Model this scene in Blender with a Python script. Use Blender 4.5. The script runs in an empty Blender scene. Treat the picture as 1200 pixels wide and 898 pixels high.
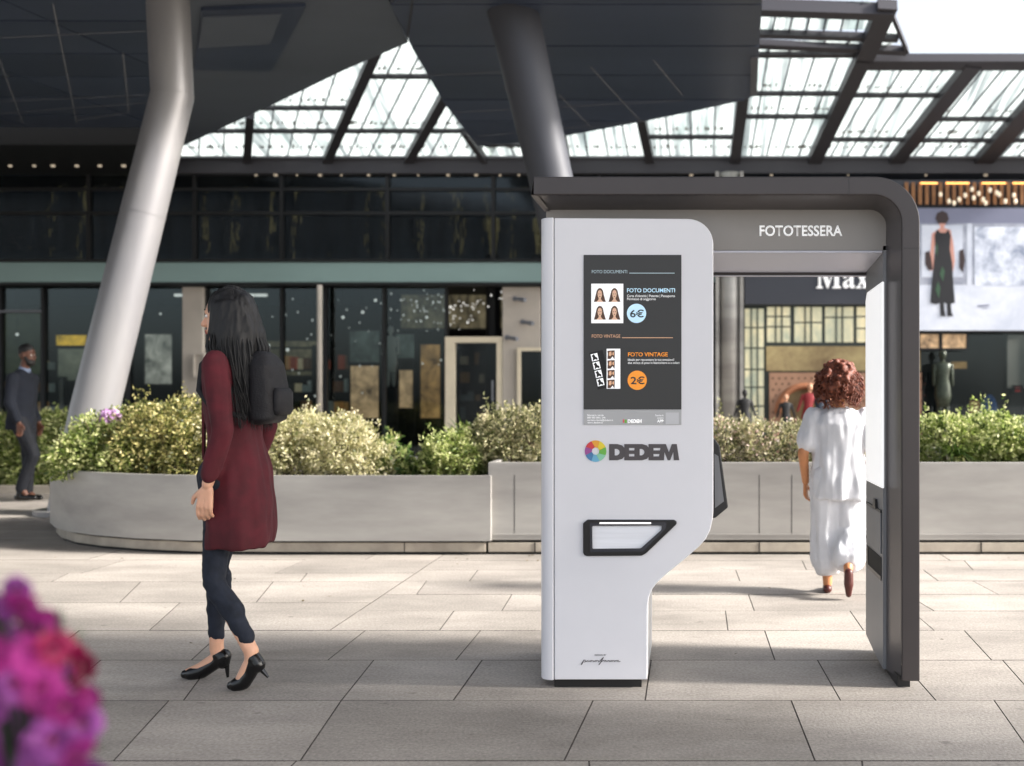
import bpy, bmesh, math, random
import numpy as np
from mathutils import Vector, Matrix, noise
random.seed(7); np.random.seed(7)
R = math.radians
sc = bpy.context.scene
C = sc.collection

# ------------------------------------------------------------------ camera, world, sun
SX, SY, CH = 805.0, 460.0, 1.30          # where the level view axis meets the picture, camera height
FPX = 1200.0
cd = bpy.data.cameras.new('camera'); cam = bpy.data.objects.new('camera', cd); C.objects.link(cam)
cam.location = (0, 0, CH); cam.rotation_euler = (R(90), 0, 0)
cd.sensor_width = 36; cd.lens = 36
cd.shift_x = (600 - SX) / 1200; cd.shift_y = (SY - 449) / 1200
cd.clip_end = 500; cd.clip_start = 0.05
cd.dof.use_dof = True; cd.dof.focus_distance = 4.6; cd.dof.aperture_fstop = 2.0
sc.camera = cam
SUN_EL, SUN_AZ = 31, 97                  # azimuth from +Y towards +X
w = bpy.data.worlds.new('World'); sc.world = w; w.use_nodes = True
nt = w.node_tree; bg = nt.nodes['Background']
sky = nt.nodes.new('ShaderNodeTexSky'); sky.sky_type = 'NISHITA'; sky.sun_disc = False
sky.sun_elevation = R(SUN_EL); sky.sun_rotation = R(SUN_AZ); sky.dust_density = 3.0; sky.air_density = 0.9; sky.ozone_density = 1.0
hs = nt.nodes.new('ShaderNodeHueSaturation'); hs.inputs['Saturation'].default_value = .42; hs.inputs['Value'].default_value = 1.25; nt.links.new(sky.outputs[0], hs.inputs['Color']); nt.links.new(hs.outputs[0], bg.inputs[0]); bg.inputs[1].default_value = 0.15
ld = bpy.data.lights.new('sun', 'SUN'); ld.energy = 5.0; ld.angle = R(7); ld.color = (1, .95, .89)
lo = bpy.data.objects.new('sun', ld); C.objects.link(lo)
sd = Vector((math.sin(R(SUN_AZ)) * math.cos(R(SUN_EL)), math.cos(R(SUN_AZ)) * math.cos(R(SUN_EL)), math.sin(R(SUN_EL))))
lo.rotation_euler = sd.to_track_quat('Z', 'Y').to_euler(); lo.location = (6, 6, 12)
sc.view_settings.view_transform = 'Standard'; sc.view_settings.look = 'None'
sc.view_settings.exposure = 1.07; sc.view_settings.gamma = 1
sc.render.engine = 'CYCLES'
sc.cycles.max_bounces = 8; sc.cycles.diffuse_bounces = 4; sc.cycles.transparent_max_bounces = 12
sc.cycles.use_denoising = True; sc.cycles.sample_clamp_indirect = 8

# ------------------------------------------------------------------ helpers
def X(px, Y): return (px - SX) / FPX * Y
def Z(py, Y): return CH - (py - SY) / FPX * Y
def GY(py): return FPX * CH / (py - SY)
def hexc(h):
    h = h.lstrip('#'); o = []
    for i in (0, 2, 4):
        c = int(h[i:i+2], 16) / 255; o.append(c / 12.92 if c <= .04045 else ((c + .055) / 1.055) ** 2.4)
    return tuple(o) + (1,)

class M:
    def __init__(s): s.v = []; s.f = []
    def add(s, vs, fs):
        b = len(s.v); s.v += [tuple(p) for p in vs]; s.f += [tuple(b + i for i in f) for f in fs]; return s
    def box(s, x0, x1, y0, y1, z0, z1):
        x0, x1 = sorted((x0, x1)); y0, y1 = sorted((y0, y1)); z0, z1 = sorted((z0, z1))
        return s.add([(x0,y0,z0),(x1,y0,z0),(x1,y1,z0),(x0,y1,z0),(x0,y0,z1),(x1,y0,z1),(x1,y1,z1),(x0,y1,z1)],
              [(0,3,2,1),(4,5,6,7),(0,1,5,4),(1,2,6,5),(2,3,7,6),(3,0,4,7)])
    def prism(s, poly, a, b, ax='y'):
        # poly in (x,z) for ax y, (x,y) for ax z, (y,z) for ax x ; convex or simple polygon
        n = len(poly)
        def P(p, t): return (p[0], t, p[1]) if ax == 'y' else ((p[0], p[1], t) if ax == 'z' else (t, p[0], p[1]))
        vs = [P(p, a) for p in poly] + [P(p, b) for p in poly]
        return s.add(vs, [tuple(range(n))[::-1], tuple(range(n, 2*n))] + [(i, (i+1) % n, n + (i+1) % n, n + i) for i in range(n)])
    def tube(s, pts, rs, n=12, cap=True, fl=1.0):
        pts = [Vector(p) for p in pts]; b = len(s.v); prev = None
        for i, p in enumerate(pts):
            t = (pts[min(i+1, len(pts)-1)] - pts[max(i-1, 0)]).normalized()
            a = prev if prev is not None else (Vector((0,0,1)) if abs(t.z) < .9 else Vector((0,1,0)))
            u = (a - t * a.dot(t)).normalized(); v = t.cross(u); prev = u
            r = rs[i] if hasattr(rs, '__len__') else rs
            for k in range(n):
                q = p + u * (r * math.cos(2*math.pi*k/n)) + v * (r * fl * math.sin(2*math.pi*k/n)); s.v.append(tuple(q))
        for i in range(len(pts)-1):
            for k in range(n):
                s.f.append((b+i*n+k, b+i*n+(k+1) % n, b+(i+1)*n+(k+1) % n, b+(i+1)*n+k))
        if cap:
            s.f.append(tuple(b+k for k in range(n))[::-1]); e = b+(len(pts)-1)*n; s.f.append(tuple(e+k for k in range(n)))
        return s
    def ell(s, c, r, nu=14, nv=9, rot=None):
        b = len(s.v); c = Vector(c); rx, ry, rz = (r, r, r) if not hasattr(r, '__len__') else r
        def put(x, y, z):
            q = Vector((x*rx, y*ry, z*rz)); q = rot @ q if rot else q; s.v.append(tuple(c+q))
        put(0,0,-1)
        for j in range(1, nv):
            a = math.pi*j/nv - math.pi/2
            for k in range(nu): put(math.cos(a)*math.cos(2*math.pi*k/nu), math.cos(a)*math.sin(2*math.pi*k/nu), math.sin(a))
        put(0,0,1); top = len(s.v)-1
        for k in range(nu):
            s.f.append((b, b+1+(k+1) % nu, b+1+k)); s.f.append((top, top-nu+k, top-nu+(k+1) % nu))
        for j in range(nv-2):
            for k in range(nu):
                o = b+1+j*nu; s.f.append((o+k, o+(k+1) % nu, o+nu+(k+1) % nu, o+nu+k))
        return s
    def cap(s, p0, p1, r0, r1, n=12):
        p0 = Vector(p0); p1 = Vector(p1); d = (p1-p0)
        L = d.length
        if L < 1e-6: return s.ell(p0, r0, n, 8)
        d.normalize(); pts = []; rs = []
        for a in (80, 55, 28): pts.append(p0 - d*r0*math.sin(R(a))); rs.append(r0*math.cos(R(a)))
        pts += [p0, p1]; rs += [r0, r1]
        for a in (28, 55, 80): pts.append(p1 + d*r1*math.sin(R(a))); rs.append(r1*math.cos(R(a)))
        return s.tube(pts, rs, n)
    def loft(s, rings, n=32, p=2.3):
        # rings: (cx, cy, z, rx, ry)
        b = len(s.v)
        for (cx, cy, z, rx, ry) in rings:
            for k in range(n):
                a = 2*math.pi*k/n; ca, sa = math.cos(a), math.sin(a)
                s.v.append((cx + rx*math.copysign(abs(ca)**(2/p), ca), cy + ry*math.copysign(abs(sa)**(2/p), sa), z))
        for i in range(len(rings)-1):
            for k in range(n): s.f.append((b+i*n+k, b+i*n+(k+1) % n, b+(i+1)*n+(k+1) % n, b+(i+1)*n+k))
        s.f.append(tuple(b+k for k in range(n))[::-1]); e = b+(len(rings)-1)*n; s.f.append(tuple(e+k for k in range(n)))
        return s
    def mesh(s, name, smooth=False):
        me = bpy.data.meshes.new(name); me.from_pydata(s.v, [], s.f); me.validate()
        bm = bmesh.new(); bm.from_mesh(me); bmesh.ops.recalc_face_normals(bm, faces=bm.faces); bm.to_mesh(me); bm.free()
        if smooth: me.shade_smooth()
        return me

def link(name, me, mat=None, parent=None):
    o = bpy.data.objects.new(name, me); C.objects.link(o)
    if mat and me is not None and len(me.materials) == 0: me.materials.append(mat)
    if parent: o.parent = parent; o.matrix_parent_inverse = parent_inv(parent)
    return o
def parent_inv(p):
    return Matrix() if p.parent else p.matrix_basis.inverted()
def ob(name, m, mat, parent=None, smooth=False, bev=0, seg=2, auto=None):
    o = link(name, m.mesh(name, smooth), mat, parent)
    if bev:
        b = o.modifiers.new('bevel', 'BEVEL'); b.width = bev; b.segments = seg; b.limit_method = 'ANGLE'; b.angle_limit = R(35); b.harden_normals = False
        o.data.shade_smooth()
        wn = o.modifiers.new('wn', 'WEIGHTED_NORMAL'); wn.keep_sharp = True
    if auto:
        o.data.shade_smooth(); o.data.set_sharp_from_angle(angle=R(auto))
    return o
def tag(o, label=None, cat=None, group=None, kind=None):
    if label: o['label'] = label
    if cat: o['category'] = cat
    if group: o['group'] = group
    if kind: o['kind'] = kind
    return o
def thing(name, label, cat, loc=(0,0,0), rz=0, group=None):
    o = bpy.data.objects.new(name, None); C.objects.link(o); o.location = loc; o.rotation_euler = (0, 0, rz)
    o.empty_display_size = .2
    return tag(o, label, cat, group)

DG = None
def evalmesh(o, name):
    bpy.context.view_layer.update()
    dg = bpy.context.evaluated_depsgraph_get()
    me = bpy.data.meshes.new_from_object(o.evaluated_get(dg)); me.name = name
    return me
def text(name, body, x0, z0, Y, h, mat, parent=None, width=None, bold=0.0, ext=.0006, shear=0, align='L', rotz=0):
    cu = bpy.data.curves.new('t', 'FONT'); cu.body = body; cu.size = 1; cu.offset = bold; cu.shear = shear; cu.resolution_u = 4
    t = bpy.data.objects.new('t', cu); C.objects.link(t); me = evalmesh(t, name)
    bpy.data.objects.remove(t)
    co = np.empty(len(me.vertices)*3); me.vertices.foreach_get('co', co); co = co.reshape(-1, 3)
    cap = 0.73
    s = h / cap; u0, u1 = co[:,0].min(), co[:,0].max()
    sx = s if width is None else width / (u1-u0)
    out = np.empty_like(co)
    out[:,0] = x0 + (co[:,0]-u0)*sx - ((u1-u0)*sx/2 if align == 'C' else ((u1-u0)*sx if align == 'R' else 0)); out[:,1] = Y; out[:,2] = z0 + co[:,1]*s
    me.vertices.foreach_set('co', out.ravel()); me.materials.clear()
    o = link(name, me, mat, parent)
    sm = o.modifiers.new('s', 'SOLIDIFY'); sm.thickness = ext*2; sm.offset = 0
    return o
def flat(name, polys, Y, mat, parent=None, ext=.0006):
    cu = bpy.data.curves.new('c', 'CURVE'); cu.dimensions = '2D'; cu.fill_mode = 'BOTH'
    for p in polys:
        sp = cu.splines.new('POLY'); sp.points.add(len(p)-1); sp.use_cyclic_u = True
        for q, (u, v) in zip(sp.points, p): q.co = (u, v, 0, 1)
    t = bpy.data.objects.new('c', cu); C.objects.link(t); me = evalmesh(t, name); bpy.data.objects.remove(t)
    co = np.empty(len(me.vertices)*3); me.vertices.foreach_get('co', co); co = co.reshape(-1, 3)
    out = np.stack([co[:,0], np.full(len(co), Y), co[:,1]], 1); me.vertices.foreach_set('co', out.ravel()); me.materials.clear()
    o = link(name, me, mat, parent)
    sm = o.modifiers.new('s', 'SOLIDIFY'); sm.thickness = ext*2; sm.offset = 0
    return o

# ------------------------------------------------------------------ materials
def mat(name, col, rough=.6, metal=0, var=0, vscale=4, stretch=(1,1,1), col2=None, bump=0, bscale=60, emit=0, spec=.5, rand=0, coat=0, lo_=.35, hi_=.65, detail=5, rvar=0):
    m = bpy.data.materials.new(name); m.use_nodes = True; n = m.node_tree.nodes; l = m.node_tree.links
    b = n['Principled BSDF']
    if isinstance(col, str): col = hexc(col)
    if isinstance(col2, str): col2 = hexc(col2)
    if len(col) == 3: col = tuple(col)+(1,)
    b.inputs['Roughness'].default_value = rough; b.inputs['Metallic'].default_value = metal
    b.inputs['Specular IOR Level'].default_value = spec; b.inputs['Coat Weight'].default_value = coat
    b.inputs['Base Color'].default_value = col
    src = None
    if var or col2 or bump or rvar:
        g = n.new('ShaderNodeNewGeometry'); mp = n.new('ShaderNodeMapping'); mp.inputs['Scale'].default_value = stretch
        l.new(g.outputs['Position'], mp.inputs[0])
    if var or col2:
        nz = n.new('ShaderNodeTexNoise'); nz.inputs['Scale'].default_value = vscale; nz.inputs['Detail'].default_value = detail; nz.inputs['Roughness'].default_value = .6
        l.new(mp.outputs[0], nz.inputs[0])
        rp = n.new('ShaderNodeValToRGB'); rp.color_ramp.elements[0].position = lo_; rp.color_ramp.elements[1].position = hi_
        c2 = col2 if col2 else tuple(min(1, c*(1+var)) for c in col[:3])+(1,)
        c1 = col if col2 else tuple(c*(1-var) for c in col[:3])+(1,)
        rp.color_ramp.elements[0].color = c1; rp.color_ramp.elements[1].color = c2
        l.new(nz.outputs[0], rp.inputs[0]); src = rp.outputs[0]
    if rand:
        oi = n.new('ShaderNodeObjectInfo'); mr = n.new('ShaderNodeMapRange'); mr.inputs['To Min'].default_value = 1-rand; mr.inputs['To Max'].default_value = 1+rand
        l.new(oi.outputs['Random'], mr.inputs[0])
        mx = n.new('ShaderNodeMix'); mx.data_type = 'RGBA'; mx.blend_type = 'MULTIPLY'; mx.inputs[0].default_value = 1
        if src: l.new(src, mx.inputs[6])
        else: mx.inputs[6].default_value = col
        l.new(mr.outputs[0], mx.inputs[7]); src = mx.outputs[2]
    if src: l.new(src, b.inputs['Base Color'])
    if rvar:
        nr = n.new('ShaderNodeTexNoise'); nr.inputs['Scale'].default_value = vscale*1.7; nr.inputs['Detail'].default_value = 4; l.new(mp.outputs[0], nr.inputs[0])
        m2 = n.new('ShaderNodeMapRange'); m2.inputs['To Min'].default_value = max(0, rough-rvar); m2.inputs['To Max'].default_value = min(1, rough+rvar); l.new(nr.outputs[0], m2.inputs[0]); l.new(m2.outputs[0], b.inputs['Roughness'])
    if bump:
        nb = n.new('ShaderNodeTexNoise'); nb.inputs['Scale'].default_value = bscale; nb.inputs['Detail'].default_value = 4
        l.new(mp.outputs[0], nb.inputs[0]); bp = n.new('ShaderNodeBump'); bp.inputs['Strength'].default_value = bump; bp.inputs['Distance'].default_value = .01
        l.new(nb.outputs[0], bp.inputs['Height']); l.new(bp.outputs[0], b.inputs['Normal'])
    if emit:
        b.inputs['Emission Strength'].default_value = emit
        if src: l.new(src, b.inputs['Emission Color'])
        else: b.inputs['Emission Color'].default_value = col
    return m

def mat_stone(name, base, dark, rand=.1):
    m = mat(name, base, .8, rand=rand, bump=.25, bscale=90)
    n = m.node_tree.nodes; l = m.node_tree.links; b = n['Principled BSDF']
    g = n.new('ShaderNodeNewGeometry')
    f = n.new('ShaderNodeTexNoise'); f.inputs['Scale'].default_value = 75; f.inputs['Detail'].default_value = 3
    l.new(g.outputs[0], f.inputs[0])
    k = n.new('ShaderNodeTexNoise'); k.inputs['Scale'].default_value = 1.1; k.inputs['Detail'].default_value = 6; k.inputs['Roughness'].default_value = .65
    mp = n.new('ShaderNodeMapping'); mp.inputs['Scale'].default_value = (.6, 1.3, 1); l.new(g.outputs[0], mp.inputs[0]); l.new(mp.outputs[0], k.inputs[0])
    r1 = n.new('ShaderNodeValToRGB'); r1.color_ramp.elements[0].position = .3; r1.color_ramp.elements[1].position = .72
    r1.color_ramp.elements[0].color = hexc(dark) ; r1.color_ramp.elements[1].color = hexc(base)
    l.new(k.outputs[0], r1.inputs[0])
    r2 = n.new('ShaderNodeMapRange'); r2.inputs['From Min'].default_value = .3; r2.inputs['From Max'].default_value = .7; r2.inputs['To Min'].default_value = .76; r2.inputs['To Max'].default_value = 1.16
    l.new(f.outputs[0], r2.inputs[0])
    mx = n.new('ShaderNodeMix'); mx.data_type = 'RGBA'; mx.blend_type = 'MULTIPLY'; mx.inputs[0].default_value = 1
    l.new(r1.outputs[0], mx.inputs[6]); l.new(r2.outputs[0], mx.inputs[7])
    # small dark spots and streaks
    sp = n.new('ShaderNodeTexNoise'); sp.inputs['Scale'].default_value = 9; sp.inputs['Detail'].default_value = 2
    mp2 = n.new('ShaderNodeMapping'); mp2.inputs['Scale'].default_value = (1, 2.5, 1); l.new(g.outputs[0], mp2.inputs[0]); l.new(mp2.outputs[0], sp.inputs[0])
    r3 = n.new('ShaderNodeMapRange'); r3.inputs['From Min'].default_value = .7; r3.inputs['From Max'].default_value = .76; r3.inputs['To Min'].default_value = 1; r3.inputs['To Max'].default_value = .6
    l.new(sp.outputs[0], r3.inputs[0])
    m3 = n.new('ShaderNodeMix'); m3.data_type = 'RGBA'; m3.blend_type = 'MULTIPLY'; m3.inputs[0].default_value = 1
    l.new(mx.outputs[2], m3.inputs[6]); l.new(r3.outputs[0], m3.inputs[7])
    oi = n.new('ShaderNodeObjectInfo'); mr = n.new('ShaderNodeMapRange'); mr.inputs['To Min'].default_value = 1-rand; mr.inputs['To Max'].default_value = 1+rand*.6
    l.new(oi.outputs['Random'], mr.inputs[0])
    m4 = n.new('ShaderNodeMix'); m4.data_type = 'RGBA'; m4.blend_type = 'MULTIPLY'; m4.inputs[0].default_value = 1
    l.new(m3.outputs[2], m4.inputs[6]); l.new(mr.outputs[0], m4.inputs[7])
    for lk in list(b.inputs['Base Color'].links): l.remove(lk)
    l.new(m4.outputs[2], b.inputs['Base Color'])
    return m

def mat_glass(name, tint=(.55,.6,.6,1), op=.0, rough=.02, body=(.01,.012,.013,1)):
    # window glass: see-through with a fresnel sheen; op = how much body colour stands in the way
    m = bpy.data.materials.new(name); m.use_nodes = True; n = m.node_tree.nodes; l = m.node_tree.links
    n.remove(n['Principled BSDF']); out = n['Material Output']
    tr = n.new('ShaderNodeBsdfTransparent'); tr.inputs[0].default_value = tint
    df = n.new('ShaderNodeBsdfDiffuse'); df.inputs[0].default_value = body
    mx0 = n.new('ShaderNodeMixShader'); mx0.inputs[0].default_value = op; l.new(tr.outputs[0], mx0.inputs[1]); l.new(df.outputs[0], mx0.inputs[2])
    gl = n.new('ShaderNodeBsdfGlossy'); gl.inputs['Roughness'].default_value = rough; gl.inputs[0].default_value = (.6,.68,.72,1)
    fr = n.new('ShaderNodeFresnel'); fr.inputs[0].default_value = 1.5
    mx = n.new('ShaderNodeMixShader'); l.new(fr.outputs[0], mx.inputs[0]); l.new(mx0.outputs[0], mx.inputs[1]); l.new(gl.outputs[0], mx.inputs[2])
    l.new(mx.outputs[0], out.inputs[0]); return m

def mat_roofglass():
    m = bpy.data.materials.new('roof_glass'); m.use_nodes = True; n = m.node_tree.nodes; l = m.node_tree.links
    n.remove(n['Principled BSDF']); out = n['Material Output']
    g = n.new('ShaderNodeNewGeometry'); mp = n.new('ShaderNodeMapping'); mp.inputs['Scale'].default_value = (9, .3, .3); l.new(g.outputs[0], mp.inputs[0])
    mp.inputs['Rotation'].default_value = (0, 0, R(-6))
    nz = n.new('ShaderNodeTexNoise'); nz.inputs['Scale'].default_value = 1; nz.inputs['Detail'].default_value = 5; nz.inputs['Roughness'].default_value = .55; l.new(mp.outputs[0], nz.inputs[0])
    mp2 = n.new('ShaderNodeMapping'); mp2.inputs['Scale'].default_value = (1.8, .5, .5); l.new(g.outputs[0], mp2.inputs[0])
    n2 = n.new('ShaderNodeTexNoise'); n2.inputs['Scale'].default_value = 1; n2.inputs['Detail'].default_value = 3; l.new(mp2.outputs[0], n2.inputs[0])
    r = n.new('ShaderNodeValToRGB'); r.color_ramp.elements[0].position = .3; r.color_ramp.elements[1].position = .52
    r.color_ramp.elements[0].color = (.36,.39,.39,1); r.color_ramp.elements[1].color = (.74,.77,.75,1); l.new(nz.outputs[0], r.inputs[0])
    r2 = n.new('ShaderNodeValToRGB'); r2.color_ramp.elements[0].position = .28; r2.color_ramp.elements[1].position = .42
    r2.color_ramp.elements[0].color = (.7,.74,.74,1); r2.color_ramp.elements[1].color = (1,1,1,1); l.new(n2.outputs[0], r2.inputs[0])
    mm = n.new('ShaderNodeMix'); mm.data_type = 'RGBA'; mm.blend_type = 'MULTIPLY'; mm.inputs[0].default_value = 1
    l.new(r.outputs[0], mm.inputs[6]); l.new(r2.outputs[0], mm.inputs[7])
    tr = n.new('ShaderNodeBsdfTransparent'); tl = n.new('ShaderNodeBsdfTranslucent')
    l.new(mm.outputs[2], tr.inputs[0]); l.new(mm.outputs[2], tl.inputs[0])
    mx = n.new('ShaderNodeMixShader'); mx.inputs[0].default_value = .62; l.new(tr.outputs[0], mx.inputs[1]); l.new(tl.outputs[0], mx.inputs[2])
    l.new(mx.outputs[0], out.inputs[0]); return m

def mat_leaf(name, a, b_, c, tr=.45, sc_=9):
    m = bpy.data.materials.new(name); m.use_nodes = True; n = m.node_tree.nodes; l = m.node_tree.links
    b = n['Principled BSDF']; out = n['Material Output']
    g = n.new('ShaderNodeNewGeometry')
    nz = n.new('ShaderNodeTexWhiteNoise'); nz.noise_dimensions = '3D'
    at = n.new('ShaderNodeAttribute'); at.attribute_name = 'tone'
    n1 = n.new('ShaderNodeTexNoise'); n1.inputs['Scale'].default_value = sc_; n1.inputs['Detail'].default_value = 1; l.new(g.outputs[0], n1.inputs[0])
    ad = n.new('ShaderNodeMath'); ad.operation = 'MULTIPLY_ADD'; ad.inputs[1].default_value = .8; l.new(at.outputs['Fac'], ad.inputs[0])
    sb = n.new('ShaderNodeMath'); sb.operation = 'SUBTRACT'; sb.inputs[1].default_value = .4; l.new(n1.outputs[0], sb.inputs[0]); l.new(sb.outputs[0], ad.inputs[2])
    r = n.new('ShaderNodeValToRGB'); e = r.color_ramp.elements; e[0].position = .1; e[0].color = hexc(a); e[1].position = .85; e[1].color = hexc(c)
    x = e.new(.45); x.color = hexc(b_); l.new(ad.outputs[0], r.inputs[0])
    l.new(r.outputs[0], b.inputs['Base Color']); b.inputs['Roughness'].default_value = .45
    t = n.new('ShaderNodeBsdfTranslucent'); l.new(r.outputs[0], t.inputs[0])
    mx = n.new('ShaderNodeMixShader'); mx.inputs[0].default_value = tr; l.new(b.outputs[0], mx.inputs[1]); l.new(t.outputs[0], mx.inputs[2]); l.new(mx.outputs[0], out.inputs[0])
    return m

def mat_mottle(name, cols, scale=3, emit=0, stretch=(1,1,1), rough=.6):
    m = mat(name, cols[0], rough, emit=0); n = m.node_tree.nodes; l = m.node_tree.links; b = n['Principled BSDF']
    g = n.new('ShaderNodeNewGeometry'); mp = n.new('ShaderNodeMapping'); mp.inputs['Scale'].default_value = stretch; l.new(g.outputs[0], mp.inputs[0])
    nz = n.new('ShaderNodeTexNoise'); nz.inputs['Scale'].default_value = scale; nz.inputs['Detail'].default_value = 6; nz.inputs['Roughness'].default_value = .7; nz.inputs['Distortion'].default_value = .4
    l.new(mp.outputs[0], nz.inputs[0]); r = n.new('ShaderNodeValToRGB'); e = r.color_ramp.elements
    k = len(cols)
    for i, c in enumerate(cols):
        p = .3 + .4*i/(k-1)
        q = e[0] if i == 0 else (e[1] if i == k-1 else e.new(p)); q.position = p; q.color = hexc(c)
    l.new(nz.outputs[0], r.inputs[0]); l.new(r.outputs[0], b.inputs['Base Color'])
    if emit: l.new(r.outputs[0], b.inputs['Emission Color']); b.inputs['Emission Strength'].default_value = emit
    return m

m_paver = mat_stone('paving_stone', '#b7afa6', '#827c75', .12)
m_joint = mat('joint_sand', '#4a443f', .95, var=.3, vscale=30)
m_ground = mat('ground', '#8d877f', .9, var=.15, vscale=2)
m_planter = mat('brushed_planter_steel', '#b0ada8', .45, .2, col2='#85827f', vscale=1.1, stretch=(.5,1,2.2), lo_=.3, hi_=.7, rvar=.12, bump=.04, bscale=14)
m_plinth = mat('plinth_stone', '#a39a8d', .8, var=.15, vscale=6)
m_dark = mat('dark_recess', '#141414', .8)
m_soil = mat('soil', '#2c241c', .95, var=.4, vscale=20)
m_col = mat('column_steel', '#959392', .42, .35, col2='#77777d', vscale=.8, stretch=(1,1,.25), rvar=.1)
m_coldark = mat('column_dark_steel', '#43454c', .55, .1, var=.1, vscale=1, stretch=(1,1,.2))
m_sof = mat('soffit_panel_dark', '#414a5c', .33, .0, var=.12, vscale=.4, stretch=(.3,1.6,1), rand=.14)
m_sof2 = mat('soffit_panel_grey', '#565d68', .4, .0, var=.12, vscale=.5, stretch=(.5,1.2,1), rand=.05)
m_sofj = mat('soffit_joint', '#70737b', .6)
m_canopy = mat('canopy_body', '#5c5e65', .7)
m_beam = mat('roof_beam', '#3c3b40', .5, .2)
m_rglass = mat_roofglass(); m_clip = mat('roof_clip', '#b0b6b6', .7)
m_facade = mat('facade_dark', '#101215', .6)
m_mull = mat('mullion_dark', '#15171a', .5, .1)
m_teal = mat('teal_fascia', '#87a09f', .35, .1, var=.1, vscale=.6, stretch=(.4,1,1))
m_glass = mat_glass('shop_glass', (.75,.8,.8,1), .08, .03)
m_glassd = mat_glass('upper_glass', (.5,.54,.56,1), .3, .12, (.012,.014,.016,1))
m_beige = mat('beige_cladding', '#b3aba2', .7, var=.06, vscale=2)
m_cream = mat('cream_door_frame', '#d8cdb6', .6, var=.05, vscale=3)
m_int = mat('interior_dark', '#1a1c1e', .8)
m_intfl = mat('interior_floor', '#4a4642', .5)
m_lamp = mat('lamp_glow', (1,.85,.65), .5, emit=.15)
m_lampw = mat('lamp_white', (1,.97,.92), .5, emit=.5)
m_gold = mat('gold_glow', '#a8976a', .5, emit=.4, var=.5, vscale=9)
m_copper = mat('copper_slat', '#8a5f3c', .4, .4, emit=.0, var=.2, vscale=5)
m_glow = mat('warm_strip', '#ffb060', .5, emit=1.6)
# booth
m_white = mat('booth_white_paint', '#dedde1', .32, var=.012, vscale=5, coat=.2, bump=.006, bscale=40)
m_whited = mat('booth_side_grey', '#b9babc', .4)
m_rim = mat('booth_rim_bronze', '#454040', .36, .25, var=.04, vscale=3)
m_cham = mat('booth_chamfer', '#5d595a', .3, .3, var=.03, vscale=3)
m_head = mat('booth_header_taupe', '#8c8782', .4, .1, var=.03, vscale=3)
m_hazeb = mat('edge_girder_grey', '#9a9492', .6)
m_soffb = mat('booth_soffit', '#c2c2cc', .35)
m_leg = mat('booth_leg_grey', '#7c7d80', .45, .05, var=.03, vscale=3)
m_legf = mat('booth_leg_front', '#514b4b', .4, .25, var=.03, vscale=3)
m_blk = mat('booth_black', '#1a1a1b', .35)
m_blks = mat('booth_black_satin', '#2b2c2f', .25, .1)
m_txt = mat('white_lettering', '#ffffff', .5, emit=.12)
m_scr = mat('poster_charcoal', '#343434', .4, emit=.0)
m_scrf = mat('poster_footer_grey', '#a8a8a9', .4, emit=.04)
m_pblue = mat('print_pale_blue', '#c9ecff', .5, emit=.1)
m_pgrey = mat('print_grey_blue', '#b4c9d0', .5, emit=.05)
m_porg = mat('print_orange', '#f79a33', .5, emit=.1)
m_ppeach = mat('print_peach', '#e6b48f', .5, emit=.05)
m_pwhite = mat('print_white', '#ffffff', .5, emit=.12)
m_pblack = mat('print_black', '#0c0c0c', .5)
m_pdark = mat('print_dark_ink', '#333b40', .5)
m_hairp = mat('print_hair', '#5a3d2e', .5); m_facep = mat('print_face', '#f0c4a6', .5)
m_logo = mat('logo_dark_grey', '#4f4a4c', .45)
m_light = mat('light_panel', '#f2f2f2', .35, emit=.3)

# ------------------------------------------------------------------ ground and paving
g = ob('ground', M().add([(-120,-60,-.035),(120,-60,-.035),(120,240,-.035),(-120,240,-.035)], [(0,1,2,3)]), m_ground); tag(g, kind='structure')
pv = ob('pavement', M().box(-16,16,1.2,15.0,-.03,-.0045), m_joint); tag(pv, kind='structure')
GAP = .0016
def paver(a, b, c, d):   # corners (X,Y) anticlockwise: near-left, near-right, far-right, far-left
    P = [Vector((q[0], q[1])) for q in (a, b, c, d)]
    cx = sum((p for p in P), Vector((0,0)))/4
    dz = random.uniform(-.0008, .0008)
    def ins(t):
        o = []
        for i in range(4):
            p, q, r = P[i-1], P[i], P[(i+1) % 4]
            e1 = (q-p).normalized(); e2 = (r-q).normalized(); n1 = Vector((-e1.y, e1.x)); n2 = Vector((-e2.y, e2.x))
            dd = 1 + n1.dot(n2); o.append(q + (n1+n2)*(t/max(dd, .3)))
        return o
    A = ins(GAP); B = ins(GAP+.0015)
    vs = [(p.x, p.y, -.02) for p in A] + [(p.x, p.y, -.0015+dz) for p in A] + [(p.x, p.y, dz) for p in B]
    fs = [(0,1,5,4),(1,2,6,5),(2,3,7,6),(3,0,4,7),(4,5,9,8),(5,6,10,9),(6,7,11,10),(7,4,8,11),(8,9,10,11)]
    me = bpy.data.meshes.new('paver'); me.from_pydata(vs, [], fs); me.materials.append(m_paver); me.materials.append(m_joint); me.polygons.foreach_set('material_index', [1]*8+[0])
    o = bpy.data.objects.new('paver', me); C.objects.link(o); o.parent = pv
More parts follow.
